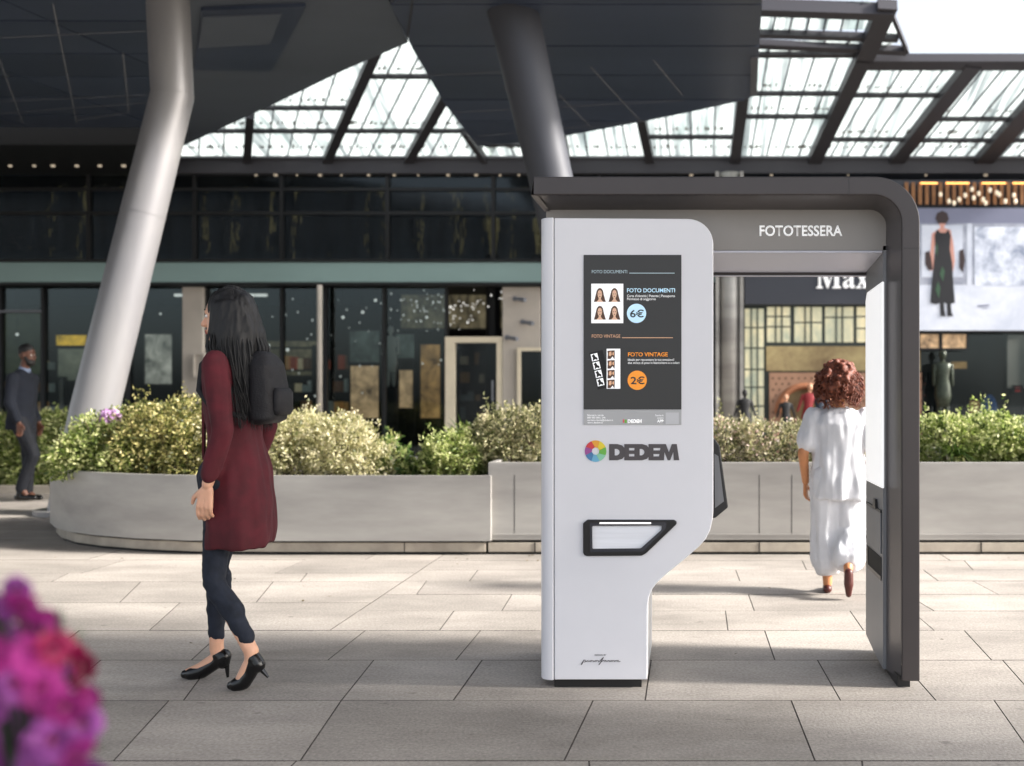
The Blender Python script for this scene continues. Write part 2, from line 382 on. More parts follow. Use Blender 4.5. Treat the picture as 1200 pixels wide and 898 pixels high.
def row(y0, y1, joints, xa, xb, fill=1.15):
    # y0 nearer (bigger py) Y ; joints px pairs (top px at far edge, bottom px at near edge)
    Yn, Yf = y0, y1
    js = sorted([(X(b, Yn), X(t, Yf)) for t, b in joints])
    if js:
        while js[0][0] > xa+fill*1.6: js.insert(0, (js[0][0]-fill*random.uniform(.85,1.25),)*2)
        while js[-1][0] < xb-fill*1.6: js.append((js[-1][0]+fill*random.uniform(.85,1.25),)*2)
    else:
        x = xa + random.uniform(.3,.9)*fill; js = []
        while x < xb-.3: js.append((x, x)); x += fill*random.uniform(.85,1.25)
    js = [(xa, xa)] + [j for j in js if xa+.15 < j[0] < xb-.15] + [(xb, xb)]
    for (n0, f0), (n1, f1) in zip(js[:-1], js[1:]): paver((n0, Yn), (n1, Yn), (f1, Yf), (f0, Yf))
BX = -1.95
rowsR = [(3.61,2.95,[]),(2.95,2.3,[])]
row(2.3, 2.95, [], -8, 5); row(2.95, GY(891.7), [(690,700),(1010,1020)], -8, 5)
row(GY(891.7), GY(821), [(400,352),(695,661),(927,955),(198,133),(1165,1215),(15,-60)], -9, 5.5)
row(GY(821), GY(773.7), [(438,400),(565,531),(763,756),(958,985),(1055,1097),(1175,1217),(118,62),(250,215)], -9, 5.5)
row(GY(773.7), GY(739), [(428,384),(563,534),(896,908),(93,48),(1130,1162),(262,224)], -10, 6)
row(GY(739), GY(716), [(532,515),(850,853),(996,1012),(1068,1095)], BX, 6)
row(GY(716), GY(696.7), [(600,588),(877,884),(1062,1095),(720,716)], BX, 6)
row(GY(696.7), GY(681), [(500,488),(1020,1040),(1140,1170)], BX, 7)
row(GY(681), GY(668), [(680,676),(862,867),(560,550)], BX, 7)
row(GY(668), GY(657), [(475,470),(940,945),(1130,1140)], BX, 7)
row(GY(657), 8.35, [(780,780)], BX, 7)
row(GY(739), GY(706.5), [(211,175),(396,370)], -10, BX)
row(GY(706.5), GY(682), [(165,140),(320,300)], -11, BX)
row(GY(682), GY(672), [(80,60),(360,352)], -11, BX)
row(GY(672), 7.95, [], -12, BX)
row(7.95, 8.45, [], -12, BX)
y = 8.45
while y < 14: row(y, y+.62, [], -14.5, -4.3, 1.2); y += .62

lit_P = np.array([(random.gauss(-.9,.5) if i < 26 else random.uniform(-5,4), random.uniform(7.6,8.15) if i < 40 else random.uniform(4.6,8), .002) for i in range(70)])
m_litter = mat('dry_leaf', '#5e5030', .8, var=.4, vscale=30)
# ------------------------------------------------------------------ planters
def planter(name, label, loop_pts, ztop, zbot, seams, parent=None):
    pass
PZ, PZ2 = .636, .739
# low planter with a rounded left end; outline in plan, front face at Y=8.2
def arc(cx, cy, r, a0, a1, n=10): return [(cx+r*math.cos(R(a0+(a1-a0)*i/n)), cy+r*math.sin(R(a0+(a1-a0)*i/n))) for i in range(n+1)]
YF = 8.21
xs = X(569, YF)
outer = [(xs, YF)] + [(X(330, YF), YF), (X(225, 8.24), 8.24), (X(165, 8.36), 8.36), (X(118, 8.54), 8.54), (X(88, 8.75), 8.75), (X(72, 9.02), 9.02), (X(66, 9.35), 9.35), (X(68,9.8), 9.8), (X(80, 10.2), 10.2), (X(120,10.5), 10.5), (xs, 10.5)]
def off(poly, d):
    P = [Vector(p) for p in poly]; n = len(P); o = []
    for i in range(n):
        e1 = (P[i]-P[i-1]).normalized(); e2 = (P[(i+1) % n]-P[i]).normalized(); n1 = Vector((e1.y, -e1.x)); n2 = Vector((e2.y, -e2.x))
        o.append(tuple(P[i] + (n1+n2)*(d/max(.4, 1+n1.dot(n2)))))
    return o
def wall_ring(m, a, b, z0, z1):
    n = len(a); vs = [(p[0], p[1], z0) for p in a] + [(p[0], p[1], z1) for p in a] + [(p[0], p[1], z1) for p in b] + [(p[0], p[1], z0) for p in b]
    fs = []
    for i in range(n):
        j = (i+1) % n
        for k in range(4): fs.append((k*n+i, k*n+j, ((k+1) % 4)*n+j, ((k+1) % 4)*n+i))
    m.add(vs, fs)
sgn = 1 if True else -1
pl = thing('planter', 'long low brushed steel planter with rounded left end holding shrubs', 'planter', (X(300,8.9), 9.2, 0), 0, 'steel planters along the paving')
oin = off(outer, .05) if (Vector(off(outer, .05)[0]) - Vector((0, 9.3))).length < (Vector(outer[0]) - Vector((0, 9.3))).length else off(outer, -.05)
m = M(); wall_ring(m, outer, oin, .115, PZ); ob('planter_wall', m, m_planter, pl, auto=40)
def shrink(d):
    a = off(outer, d); b = off(outer, -d)
    ar = lambda q: abs(sum(q[i-1][0]*q[i][1]-q[i][0]*q[i-1][1] for i in range(len(q))))
    return a if ar(a) < ar(b) else b
m = M(); m.prism(shrink(.03), .095, .1155, 'z'); ob('shadow_gap', m, m_dark, pl)
m = M(); m.prism(shrink(-.0), .02, .095, 'z'); ob('base_course', m, m_plinth, pl, bev=.004)
m = M(); m.prism(shrink(.02), -.02, .02, 'z'); ob('footing', m, m_dark, pl)
m = M(); m.prism(shrink(.049), .3, .585, 'z'); ob('soil', m, m_soil, pl)
bd = [(p[0], p[1]) for p in shrink(-.006)]
m = M(); wall_ring(m, shrink(-.005), shrink(.001), .155, .167); ob('moulding', m, m_planter, pl)
for px in (262, 474):
    ob('seam', M().box(X(px,YF)-.003, X(px,YF)+.003, YF-.003, YF+.02, .02, .095), m_dark, pl)
def straight_planter(x0, x1, label, seams, joints):
    p = thing('planter', label, 'planter', ((x0+x1)/2, 9.2, 0), 0, 'steel planters along the paving')
    m = M(); wall_ring(m, [(x0,YF),(x1,YF),(x1,10.5),(x0,10.5)], [(x0+.05,YF+.05),(x1-.05,YF+.05),(x1-.05,10.45),(x0+.05,10.45)], .115, PZ2); ob('planter_wall', m, m_planter, p, bev=.006)
    ob('shadow_gap', M().box(x0+.03, x1-.03, YF+.035, 10.4, .095, .12), m_dark, p)
    ob('base_course', M().box(x0, x1, YF+.002, 10.4, .02, .095), m_plinth, p, bev=.004)
    ob('footing', M().box(x0, x1, YF+.02, 10.4, -.02, .02), m_dark, p)
    ob('soil', M().box(x0+.05, x1-.05, YF+.05, 10.4, .3, .68), m_soil, p)
    for px in seams: ob('seam', M().box(X(px,YF)-.002, X(px,YF)+.002, YF-.0015, YF+.01, .17, PZ2-.1), m_dark, p)
    for px in joints: ob('seam', M().box(X(px,YF)-.004, X(px,YF)+.004, YF-.003, YF+.02, .02, .095), m_dark, p)
    ob('moulding', M().box(x0+.01, x1-.01, YF-.006, YF+.001, .155, .167), m_planter, p)
straight_planter(xs+.02, X(1020,YF), 'taller steel planter seen behind and through the photo booth', [603, 890, 928], [627, 890])
straight_planter(X(1020,YF)+.012, X(1330,YF), 'taller steel planter right of the dark booth leg', [], [1150])

# ------------------------------------------------------------------ foliage
def leafmesh(name, pts, nrm, size, mat_, rngs=(.7,1.3), asp=.5, droop=0):
    n = len(pts); rng = np.random
    d = rng.normal(size=(n,3)); d /= np.linalg.norm(d, axis=1)[:,None]
    ax = d*.8 + nrm*.7; ax /= np.linalg.norm(ax, axis=1)[:,None]
    ax[:,2] -= droop
    r = rng.normal(size=(n,3)); s = np.cross(ax, r); s /= np.linalg.norm(s, axis=1)[:,None]
    nn = np.cross(ax, s)
    L = size*rng.uniform(rngs[0], rngs[1], n)[:,None]
    p0 = pts; p1 = pts + ax*L*.5 + s*L*asp*.5 + nn*L*.08; p2 = pts + ax*L; p3 = pts + ax*L*.5 - s*L*asp*.5 + nn*L*.08
    v = np.stack([p0,p1,p2,p3], 1).reshape(-1,3)
    me = bpy.data.meshes.new(name); me.vertices.add(4*n); me.vertices.foreach_set('co', v.ravel())
    me.loops.add(6*n); me.polygons.add(2*n)
    b = np.arange(n)*4
    li = np.stack([b,b+1,b+2,b,b+2,b+3], 1).ravel(); me.loops.foreach_set('vertex_index', li)
    me.polygons.foreach_set('loop_start', np.arange(2*n)*3)
    me.update(calc_edges=True)
    a = me.attributes.new('tone', 'FLOAT', 'POINT'); a.data.foreach_set('value', np.repeat(rng.uniform(0,1,n), 4))
    me.materials.append(mat_); return me
def clump_points(clumps, n):
    w_ = np.array([c[3]*c[4]+c[4]*c[5]+c[3]*c[5] for c in clumps]); w_ = w_/w_.sum()
    P = []; N = []
    for c, k in zip(clumps, np.random.multinomial(n, w_)):
        d = np.random.normal(size=(k,3)); d /= np.linalg.norm(d, axis=1)[:,None]
        rr = np.random.uniform(.55, 1.04, k)[:,None]**.5
        lump = np.array([1 + .32*noise.noise(Vector((q[0]*2.6+c[0]*3, q[1]*2.6+c[1], q[2]*2.6+c[2]*5))) + .13*noise.noise(Vector((q[0]*7+c[0], q[1]*7, q[2]*7))) for q in d])[:,None]
        P.append(np.array(c[:3]) + d*rr*lump*np.array(c[3:])); N.append(d)
    return np.concatenate(P), np.concatenate(N)
def bush(label, clumps, n, size, mat_, zmin, group='shrubs in the steel planters', name='shrub', flowers=None, stems=7, asp=.5):
    c0 = clumps[0]; t = thing(name, label, 'shrub', (c0[0], c0[1], zmin), 0, group)
    P, N = clump_points(clumps, n)
    ext = []                                 # loose shoots that break the outline
    for c in clumps:
        for i in range(10 if len(clumps) != 3 or group is None else 7):
            d = Vector((random.gauss(0,1), random.gauss(0,.8), abs(random.gauss(.5,.8)))).normalized(); q0 = np.array(c[:3]) + np.array([d.x*c[3], d.y*c[4], d.z*c[5]])*.85; L_ = random.uniform(.04,.16)
            for j in range(14): ext.append(q0 + np.array([d.x*.6, d.y*.6, d.z+.5])*L_*j/13 + np.random.normal(size=3)*.012)
    P = np.concatenate([P, np.array(ext)]); N = np.concatenate([N, np.tile([0,0,1.], (len(ext),1))])
    k = P[:,2] > zmin; P, N = P[k], N[k]
    o = link('foliage', leafmesh('foliage', P, N, size, mat_, asp=asp), None, t); o['kind'] = 'stuff'
    m = M()
    for c in clumps:
        for i in range(stems):
            a = random.uniform(0, 6.28); tip = (c[0]+c[3]*.8*math.cos(a), c[1]+c[4]*.8*math.sin(a), c[2]+c[5]*random.uniform(.2,.8))
            b = (c[0]+c[3]*.15*math.cos(a), c[1]+.1*math.sin(a), zmin-.03)
            m.tube([b, ((b[0]+tip[0])/2+random.uniform(-.03,.03), (b[1]+tip[1])/2, (b[2]+tip[2])/2+.04), tip], [.008,.006,.002], 5)
    ob('stems', m, m_stem, t)['kind'] = 'stuff'
    if flowers:
        fm, fn, fs = flowers
        P, N = clump_points([(c[0],c[1],c[2],c[3]*1.03,c[4]*1.03,c[5]*1.04) for c in clumps], fn*3); k = (P[:,2] > c0[2]-.1); P, N = P[k][:fn], N[k][:fn]
        o = link('blossoms', leafmesh('blossoms', P, N, fs, fm, asp=.8), None, t); o['kind'] = 'stuff'
    return t
ll = link('leaf_litter', leafmesh('leaf_litter', lit_P, np.tile([.6,.2,.04], (len(lit_P),1)), .032, m_litter), None); ll['kind'] = 'stuff'; ll['label'] = 'scattered small dry leaves on the paving along the planters'
for v in ll.data.vertices: v.co.z = .002 + abs(v.co.z)*.25
m_stem = mat('stem_brown', '#4a3b2b', .8)
lf_olive = mat_leaf('leaf_olive', '#323c1a', '#7c8042', '#dccf90')
lf_pale = mat_leaf('leaf_pale', '#646a40', '#bdb886', '#f0e8c8', .5)
lf_yel = mat_leaf('leaf_yellow_green', '#364c1c', '#8fa050', '#e2e2a8', .5)
lf_green = mat_leaf('leaf_green', '#26401c', '#63803c', '#c4c684')
lf_red = mat_leaf('leaf_reddish', '#363c24', '#84865a', '#d6cca6')
lf_pink = mat_leaf('petal_pink', '#b08a80', '#d6bab0', '#eee0d4')
lf_fl = mat_leaf('petal_lilac', '#b27db8', '#cfa3d4', '#e6cdea')
def cl(px, py, Y, rx, rz, ry=.42): return (X(px,Y), Y, Z(py,Y), rx*Y/FPX, ry, rz*Y/FPX)
bush('green shrub at the rounded left end of the low planter', [cl(104,540,8.95,40,34,.35), cl(128,522,9.1,42,38), cl(85,550,9.2,22,30,.3), cl(150,545,8.9,35,30,.33)], 16000, .038, lf_yel, .56, flowers=None)
bush('olive shrub with pale tips just left of the woman in red', [cl(180,528,8.95,52,52,.36), cl(214,520,9.0,48,52,.38), cl(232,550,8.8,45,45,.3), cl(160,515,9.3,40,38)], 21000, .036, lf_olive, .56)
bush('pale cream-green shrub just right of the woman in red', [cl(285,530,8.9,52,45,.35), cl(345,528,8.85,50,45,.34), cl(400,530,8.85,46,44,.34), cl(432,548,8.8,38,32,.3), cl(330,510,9.2,60,28)], 27000, .035, lf_pale, .56)
bush('small low dark plant in the gap between pale and green shrubs', [cl(463,545,8.95,18,18,.25), cl(484,554,8.8,14,9,.2), cl(455,532,9.3,10,18,.15)], 2600, .05, lf_green, .56)
bush('yellow-green shrub next to the step up in the planters', [cl(535,536,8.8,36,30,.34), cl(516,546,8.75,24,20,.28), cl(560,532,9.0,34,32,.34)], 13000, .036, lf_yel, .56)
bush('airy reddish-tipped shrub beside the left edge of the booth', [cl(598,518,8.9,42,40,.36), cl(575,525,8.95,30,34,.3), cl(640,518,8.9,40,40,.36)], 8500, .038, lf_red, .66, stems=16)
bush('dense pink-flecked shrub seen through the booth opening', [cl(850,528,8.9,40,36,.36), cl(890,527,8.85,42,32,.36), cl(935,528,8.9,40,33,.36), cl(985,530,8.9,45,34,.36), cl(800,530,9.0,50,34,.36)], 21000, .032, lf_red, .66, flowers=(lf_pink, 1200, .026))
bush('yellow-green leafy shrub right of the dark booth leg', [cl(1112,520,8.9,46,34,.34), cl(1160,518,8.9,44,34,.36), cl(1208,524,8.9,46,30,.36), cl(1240,520,9,50,34)], 21000, .04, lf_yel, .66)
# pale flower cluster
t = thing('flower_cluster', 'small lilac flower head rising from shrub near the steel column', 'flower', (X(130,9),9,Z(500,9)), 0)
P, N = clump_points([cl(130,489,8.95,9,6,.06)], 160); link('petals', leafmesh('petals', P, N, .04, lf_fl, asp=.8), None, t)['kind'] = 'stuff'
# strap-leaved plants
def straps(label, px, py, Y, n, L, mat_, spread=.9, wdt=.012, zb=None, name='strap_plant'):
    base = (X(px,Y), Y, Z(py,Y)); t = thing(name, label, 'plant', base)
    m = M()
    for i in range(n):
        a = random.uniform(0, 2*math.pi); e = random.uniform(.35, 1.2); l_ = L*random.uniform(.6,1.1)
        pts = []
        for k in range(6):
            s = k/5; ang = e*(1-s) - spread*s*.8
            q = (base[0]+math.cos(a)*l_*s*math.cos(e*.8), base[1]+math.sin(a)*l_*s*math.cos(e*.8), base[2]+l_*(s*math.sin(e) - spread*.5*s*s)); pts.append(q)
        sd_ = Vector((-math.sin(a), math.cos(a), 0)); vs = []; fs = []
        for k, q in enumerate(pts):
            ww = wdt*(1-(k/5)**2*.95); vs += [tuple(Vector(q)-sd_*ww), tuple(Vector(q)+Vector((0,0,-ww*.4))), tuple(Vector(q)+sd_*ww)]
        for k in range(5):
            b = k*3; fs += [(b,b+1,b+4,b+3),(b+1,b+2,b+5,b+4)]
        m.add(vs, fs)
    o = ob('leaf_blades', m, mat_, t); o['kind'] = 'stuff'; return t
straps('spiky long-leaved plant behind shrubs next to cream door', 548, 520, 9.2, 26, .42, lf_yel, .35, .014)
straps('arching grassy plant at foot of dark booth leg planter', 1120, 535, 8.55, 90, .36, lf_yel, 1.3, .008)
# hedge at the far left, on the ground
for i, (px, lab, mt, h) in enumerate([(-35, 'clipped hedge bush at the far left edge behind the man', lf_yel, 44), (55, 'clipped hedge bush behind the legs of the man in navy', lf_yel, 46), (140, 'clipped hedge bush between the man and the round planter end', lf_pale, 45), (228, 'clipped hedge bush behind the steel column', lf_olive, 40)]):
    Y = 14.0
    bush(lab, [cl(px-26,530,Y,38,h,.6), cl(px+26,530,Y,40,h,.6), cl(px,548,Y-.1,46,28,.65), cl(px+10,505,Y+.3,44,22,.5)], 15000, .058, mt, .03, 'clipped hedge bushes on the ground at left', 'hedge_bush')
ob('kerb', M().box(-12, X(190,13.3), 13.15, 13.3, -.02, .1), m_plinth, None, bev=.01)['kind'] = 'structure'

# ------------------------------------------------------------------ tubular columns
def column(label, pts, rs, mt, bands):
    t = thing('column', label, 'column', (pts[0][0], pts[0][1], 0), 0, 'slanting tubular columns')
    P = [Vector(p) for p in pts]; out = []; rr = []
    for i in range(len(P)-1):
        for k in range(8): s = k/8; out.append(P[i].lerp(P[i+1], s)); rr.append(rs[i]*(1-s)+rs[i+1]*s)
    out.append(P[-1]); rr.append(rs[-1])
    ob('shaft', M().tube(out, rr, 40), mt, t, auto=50)
    for s, i in bands:
        q = P[i].lerp(P[i+1], s); d = (P[i+1]-P[i]).normalized(); r = (rs[i]*(1-s)+rs[i+1]*s)
        ob('weld_band', M().tube([q-d*.008, q+d*.008], r+.004, 40), mt, t, auto=50)
    ob('base_plate', M().tube([(pts[0][0], pts[0][1], -.02), (pts[0][0], pts[0][1], .05)], rs[0]*1.5, 24), mt, t)
    return t
Yc = 11.2
bx = X(108, 10.9)
column('slanting steel column bent near the top, rising from the left shrubs', [(X(86,11), 11.0, 0), (X(111,11), 11.0, Z(480,11)), (X(202,Yc), Yc, Z(112,Yc)), (X(195,Yc), Yc, 5.95)], [.25,.235,.215,.22], m_col, [(.62,1), (0.0,2)])
column('dark steel column leaning right behind top left corner of booth', [(X(730,12), 12.0, 0), (X(644,12), 12.0, Z(203,12)), (X(597,12), 12.0, 5.95)], [.26,.26,.3], m_coldark, [])

# ------------------------------------------------------------------ canopies
ZC = 5.8
def cy(px, py): Y = FPX*(ZC-CH)/(SY-py); return (X(px,Y), Y)
def canopy(name, label, poly, mt, joints, panels=None, zt=.28, z0=ZC):
    t = thing(name, label, 'canopy', (poly[0][0], poly[0][1], z0), 0, 'angular canopies overhead')
    m = M(); m.prism(poly, z0+.03, z0+zt, 'z'); ob('overhead_slab', m, m_canopy, t)
    return t
def panels_on(t, poly, xsplits, ysplits, mt, z0=ZC, gap=.016, shear=0):
    # cut the polygon into soffit panels by clipping with a sheared grid
    def clip(P, a, b, c):       # keep a*x+b*y<=c
        o = []
        for i in range(len(P)):
            p, q = P[i-1], P[i]; fp = a*p[0]+b*p[1]-c; fq = a*q[0]+b*q[1]-c
            if (fp <= 0) != (fq <= 0): s = fp/(fp-fq); o.append((p[0]+(q[0]-p[0])*s, p[1]+(q[1]-p[1])*s))
            if fq <= 0: o.append(q)
        return o
    for x0, x1 in zip(xsplits[:-1], xsplits[1:]):
        for y0, y1 in zip(ysplits[:-1], ysplits[1:]):
            P = poly
            for (a, b, c) in ((-1, -shear, -x0-gap), (1, shear, x1-gap), (0, -1, -y0-gap), (0, 1, y1-gap)):
                P = clip(P, a, b, c)
                if len(P) < 3: break
            if len(P) < 3: continue
            ar = abs(sum(P[i-1][0]*P[i][1]-P[i][0]*P[i-1][1] for i in range(len(P))))/2
            if ar < .05: continue
            dz = random.uniform(-.004, .004)
            ob('soffit_panel', M().prism(P, z0+dz, z0+.029, 'z'), mt, t)
# left canopy: left facet plus an unseen forward stretch added to cut sky light
a1 = cy(-420, 140); a2 = cy(0, 149); a3 = cy(150, 147); a4 = cy(172, 150)
left = [(-30, 2), (-30, a1[1]), a2, a4, cy(215,150), cy(200,0), (X(200,11.0), 10.9), (X(200,11)+.3, 9.75), (-2.4,9.75), (-2.4,2)]
cA = canopy('canopy', 'dark panelled canopy facet at the top left of the picture, with added unseen shade slabs', left, m_sof, [])
ob_sl = None
xs_ = [-30,-24,-20,-17,-14.6,-12.4,-10.2,-8.2,-6.4,-4.6,-2]
panels_on(cA, [(-30,9.5),(-30,a1[1]),a2,a4,cy(215,150),cy(200,0),(X(200,11.0),10.9),(X(200,11)+.3,9.5)], xs_, [9.5,10.8,12.4,13.6,14.6,15.6,16.6,17.4,18.4], m_sof, shear=-.2)
for px0, py0, px1, py1 in ((0,119,170,112),(0,132,172,118),(-60,150,12,128)): pass
# added unseen slab above the camera; its edge throws shade on the near paving
near = [(-2.2,-.3),(-2.2,5.9),(3.2,5.5),(6.9,4.3),(11.4,2.9),(17,1.4),(17,-.3)]
ob('overhead_slab', M().prism(near, ZC+.05, ZC+.3, 'z'), m_canopy, cA)
# grey facet between column and skylight
fac_ext = 1
fac = [cy(206,0), cy(222,160), (cy(213,172)[0], cy(213,172)[1]), cy(330,118), cy(400,84), cy(478,50), cy(455,0), (-2.9,10.95), (-2.3,9.8), (X(206,10.95),9.8)]  # last points add an unseen stretch that shades the bent column
cB = canopy('canopy', 'grey canopy facet between the bent column and the left skylight', fac, m_sof2, [], z0=ZC+.0)
ob('soffit_panel', M().prism(fac, ZC+.0, ZC+.028, 'z'), m_sof2, cB)
dk = [cy(236,8), cy(358,3), cy(340,40), cy(318,80), cy(228,78)]
ob('soffit_recess', M().prism(dk, ZC-.05, ZC-.003, 'z'), m_sof, cB)  # dark plate just below the soffit, in place of a deep recess
dk2 = [cy(238,14), cy(330,10), cy(316,46), cy(232,50)]
ob('soffit_panel', M().prism(dk2, ZC-.07, ZC-.052, 'z'), m_sof2, cB)
# central wedge
wed = [cy(458,0), cy(483,50), cy(520,115), cy(560,167), cy(613,162), cy(660,155), cy(750,138), cy(800,128), cy(872,112), cy(887,106), cy(889,60), cy(893,0), (X(893,11.4),11.4), (1.9,11.3), (1.9,10.3), (X(893,10.95),10.95), (-2.85,10.95)]  # unseen points at the near edge added to shade the dark column
wz = ZC - .07
cW = canopy('canopy', 'wide dark wedge-shaped canopy above the photo booth', wed, m_sof, [], z0=wz)
panels_on(cW, wed, [-9,-4.6,-3.3,-2.0,-.7,.6,6], [10.5,11.7,13.1,14.3,15.5,16.7,18.5], m_sof, z0=wz, shear=.32)
ob('canopy_edge', M().prism([(wed[10][0]-.1,wed[10][1]),(wed[9][0]-.1,wed[9][1]),wed[9],wed[10]], wz-.02, wz+.3, 'z'), m_canopy, cW)

def joint(t, a, b, z, wd=.022):
    p, q = Vector(cy(*a)), Vector(cy(*b)); d = (q-p).normalized(); n_ = Vector((-d.y, d.x))*wd/2
    ob('joint_strip', M().prism([tuple(p-n_), tuple(q-n_), tuple(q+n_), tuple(p+n_)], z-.008, z-.0045, 'z'), m_sofj, t)
for a, b in (((62,4),(90,144)),((-2,66),(27,145)),((144,62),(151,130)),((0,119),(172,111)),((0,133),(172,120)),((90,141),(150,132)),((0,44),(170,36))): joint(cA, a, b, ZC)
for a, b in (((590,95),(628,150)),((692,72),(750,136)),((655,105),(694,146)),((766,64),(800,106)),((545,158),(590,166)),((523,127),(800,112)),((500,82),(640,76)),((560,155),(760,136))): joint(cW, a, b, wz)
# ------------------------------------------------------------------ glass roof
def gp(px, py):
    s = (SY-py)/FPX; Y = (11.85-CH)/(s+.3); return Vector((X(px,Y), Y, CH+s*Y))
gn = Vector((0, .3, 1)).normalized()
gr = thing('glass_roof', 'sloping glass roof with dark beams behind the canopies', 'roof', (0,20,5.85))
def slab(poly, t0, t1):
    m = M(); P = [gp(*p) for p in poly]; n = len(P)
    m.add([tuple(p+gn*t0) for p in P]+[tuple(p+gn*t1) for p in P], [tuple(range(n))[::-1], tuple(range(n,2*n))]+[(i,(i+1)%n,n+(i+1)%n,n+i) for i in range(n)]); return m
def bar(p, q, wd, dp, name='glazing_bar', mt=m_beam, parent=gr):
    a, b = gp(*p), gp(*q); d = (b-a).normalized(); s = d.cross(gn).normalized()*wd/2
    m = M(); vs = []
    for e in (a, b):
        for sx, tt in ((-1,-dp),(1,-dp),(1,.012),(-1,.012)): vs.append(tuple(e+s*sx+gn*tt))
    m.add(vs, [(0,1,2,3),(7,6,5,4),(0,4,5,1),(1,5,6,2),(2,6,7,3),(3,7,4,0)]); return ob(name, m, mt, parent)
# bays: (bottom-left px, bottom-right px, top-left px, top-right px, top py, mullion pys)
YB = 186
def bay(bl, br, tl, tr, ty, mull, nb, by=YB):
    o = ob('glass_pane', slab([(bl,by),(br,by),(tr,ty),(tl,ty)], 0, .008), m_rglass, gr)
    def at(u, py): s = (by-py)/(by-ty); return (bl+(br-bl)*u)*(1-s)+(tl+(tr-tl)*u)*s
    for my in mull: bar((at(0,my),my), (at(1,my),my), .07, .06, 'mullion')
    bar((bl,by-2),(br,by-2), .06, .05, 'mullion')
    m = M()
    for my in list(mull)+[by-6]:
        for off_, ln in ((-7,5),(4,3)):
            k = 0.04
            while k < .97:
                if random.random() < .8:
                    y0_ = my+off_; y1_ = y0_-ln*random.uniform(.35,.9); a, b = gp(at(k,y0_),y0_), gp(at(k,y1_),y1_); w2 = random.uniform(.008,.028)
                    m.add([tuple(a+Vector((-w2,0,0))-gn*.02), tuple(a+Vector((w2,0,0))-gn*.02), tuple(b+Vector((w2,0,0))-gn*.02), tuple(b+Vector((-w2,0,0))-gn*.02),tuple(a+Vector((-w2,0,0))-gn*.01), tuple(a+Vector((w2,0,0))-gn*.01), tuple(b+Vector((w2,0,0))-gn*.01), tuple(b+Vector((-w2,0,0))-gn*.01)], [(0,1,2,3),(4,7,6,5),(0,4,5,1),(1,5,6,2),(2,6,7,3),(3,7,4,0)])
                k += random.uniform(.03,.1)
    ob('roof_clips', m, m_clip, gr)['kind'] = 'stuff'
    for k in range(1, nb): bar((at(k/nb,by),by), (at(k/nb,ty),ty), .018, .02)
bay(205,290,205,294,130,[152],3); bay(290,383,294,448,40,[152,125],4); bay(383,478,448,560,40,[152,88],4); bay(478,575,560,640,40,[152],4)
bay(575,666,560,640,150,[168],3); bay(666,761,655,742,100,[],4); bay(761,861,742,872,90,[159],4)
bay(861,953,872,1010,66,[135,108],5); bay(953,1048,1012,1136,73,[162,110],5); bay(1048,1150,1136,1250,73,[163,138],5); bay(1150,1250,1250,1370,73,[163,138],5)
bay(872,1010,880,1055,48,[62],6,by=66)
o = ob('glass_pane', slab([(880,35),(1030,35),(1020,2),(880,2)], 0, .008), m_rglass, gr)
bar((870,2),(1045,8), .16, .2, 'girder'); bar((870,36),(1052,42), .1, .1, 'girder'); bar((870,48),(1062,57), .12, .1, 'girder'); bar((1043,8),(1063,57), .06, .1, 'girder')
for px in (905,925,945,965,985,1003): bar((px,36),(px+8,2), .02, .03)
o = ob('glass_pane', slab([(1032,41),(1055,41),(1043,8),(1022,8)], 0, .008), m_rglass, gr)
for a, b, w_ in (((290,YB),(294,130),.14),((383,YB),(448,40),.16),((478,YB),(560,40),.16),((570,YB),(545,150),.1),((664,YB),(652,120),.16),((762,YB),(744,100),.16),((861,YB),(873,90),.2),((953,YB),(1012,62),.26),((1048,YB),(1140,70),.28),((1150,YB),(1252,70),.34),((1012,64),(1040,0),.3),((1250,YB),(1370,70),.3)):
    bar(a, b, w_, .16, 'roof_beam')
bar((1005,69),(1400,69), .26, .14, 'roof_beam')

# ------------------------------------------------------------------ building front
FY = 20.0
def fx(px): return (px-SX)/60
def fz(py): return CH-(py-SY)/60
bd_ = thing('shopping_arcade', 'long dark glazed arcade front with a teal band between storeys', 'building', (0, FY, 0))
m = M(); m.box(-24, 13, FY+5, FY+5.3, -.03, fz(187)); ob('back_wall', m, m_int, bd_)
ob('upper_back_wall', M().box(-24, 13, FY+1.6, FY+1.7, fz(307), fz(205)), mat_mottle('upper_reflections', ['#0e141c','#161f2a','#222b34','#4a5058'], 2.8, .3, (2.2,1,.35)), bd_)  # glowing streaks in the wall colour stand in for glass reflections
ob('floor_slab', M().box(-24, 13, FY+.02, FY+5, -.03, .0), m_intfl, bd_)
ob('storey_slab', M().box(-24, 13, FY+.05, FY+5, fz(333), fz(309)), m_int, bd_)
ob('roof_slab', M().box(-24, 13, FY+.3, FY+5.3, fz(204), fz(188)), m_facade, bd_)
ob('gutter_beam', M().box(fx(205), 13, FY-.15, FY+.3, fz(205), fz(188)), m_beam, bd_)
ob('sill_strip', M().box(fx(205), 13, FY-.22, FY-.15, fz(188), fz(186)-.0), m_sofj, bd_)
ob('overhang', M().prism([(-24,17.6),(X(205,17.6),17.6),(X(208,FY+.3),FY+.3),(-24,FY+.3)], 5.56, 6.3, 'z'), m_facade, bd_)
for x0, x1 in ((fx(-600), fx(838)),): 
    ob('fascia', M().box(x0, x1, FY-.25, FY+.04, fz(333), fz(309)), m_teal, bd_, bev=.02)
    ob('fascia_lip', M().box(x0, x1, FY-.28, FY-.02, fz(309), fz(306)), m_mull, bd_)
    ob('fascia_lip', M().box(x0, x1, FY-.28, FY-.02, fz(336), fz(333)), m_mull, bd_)
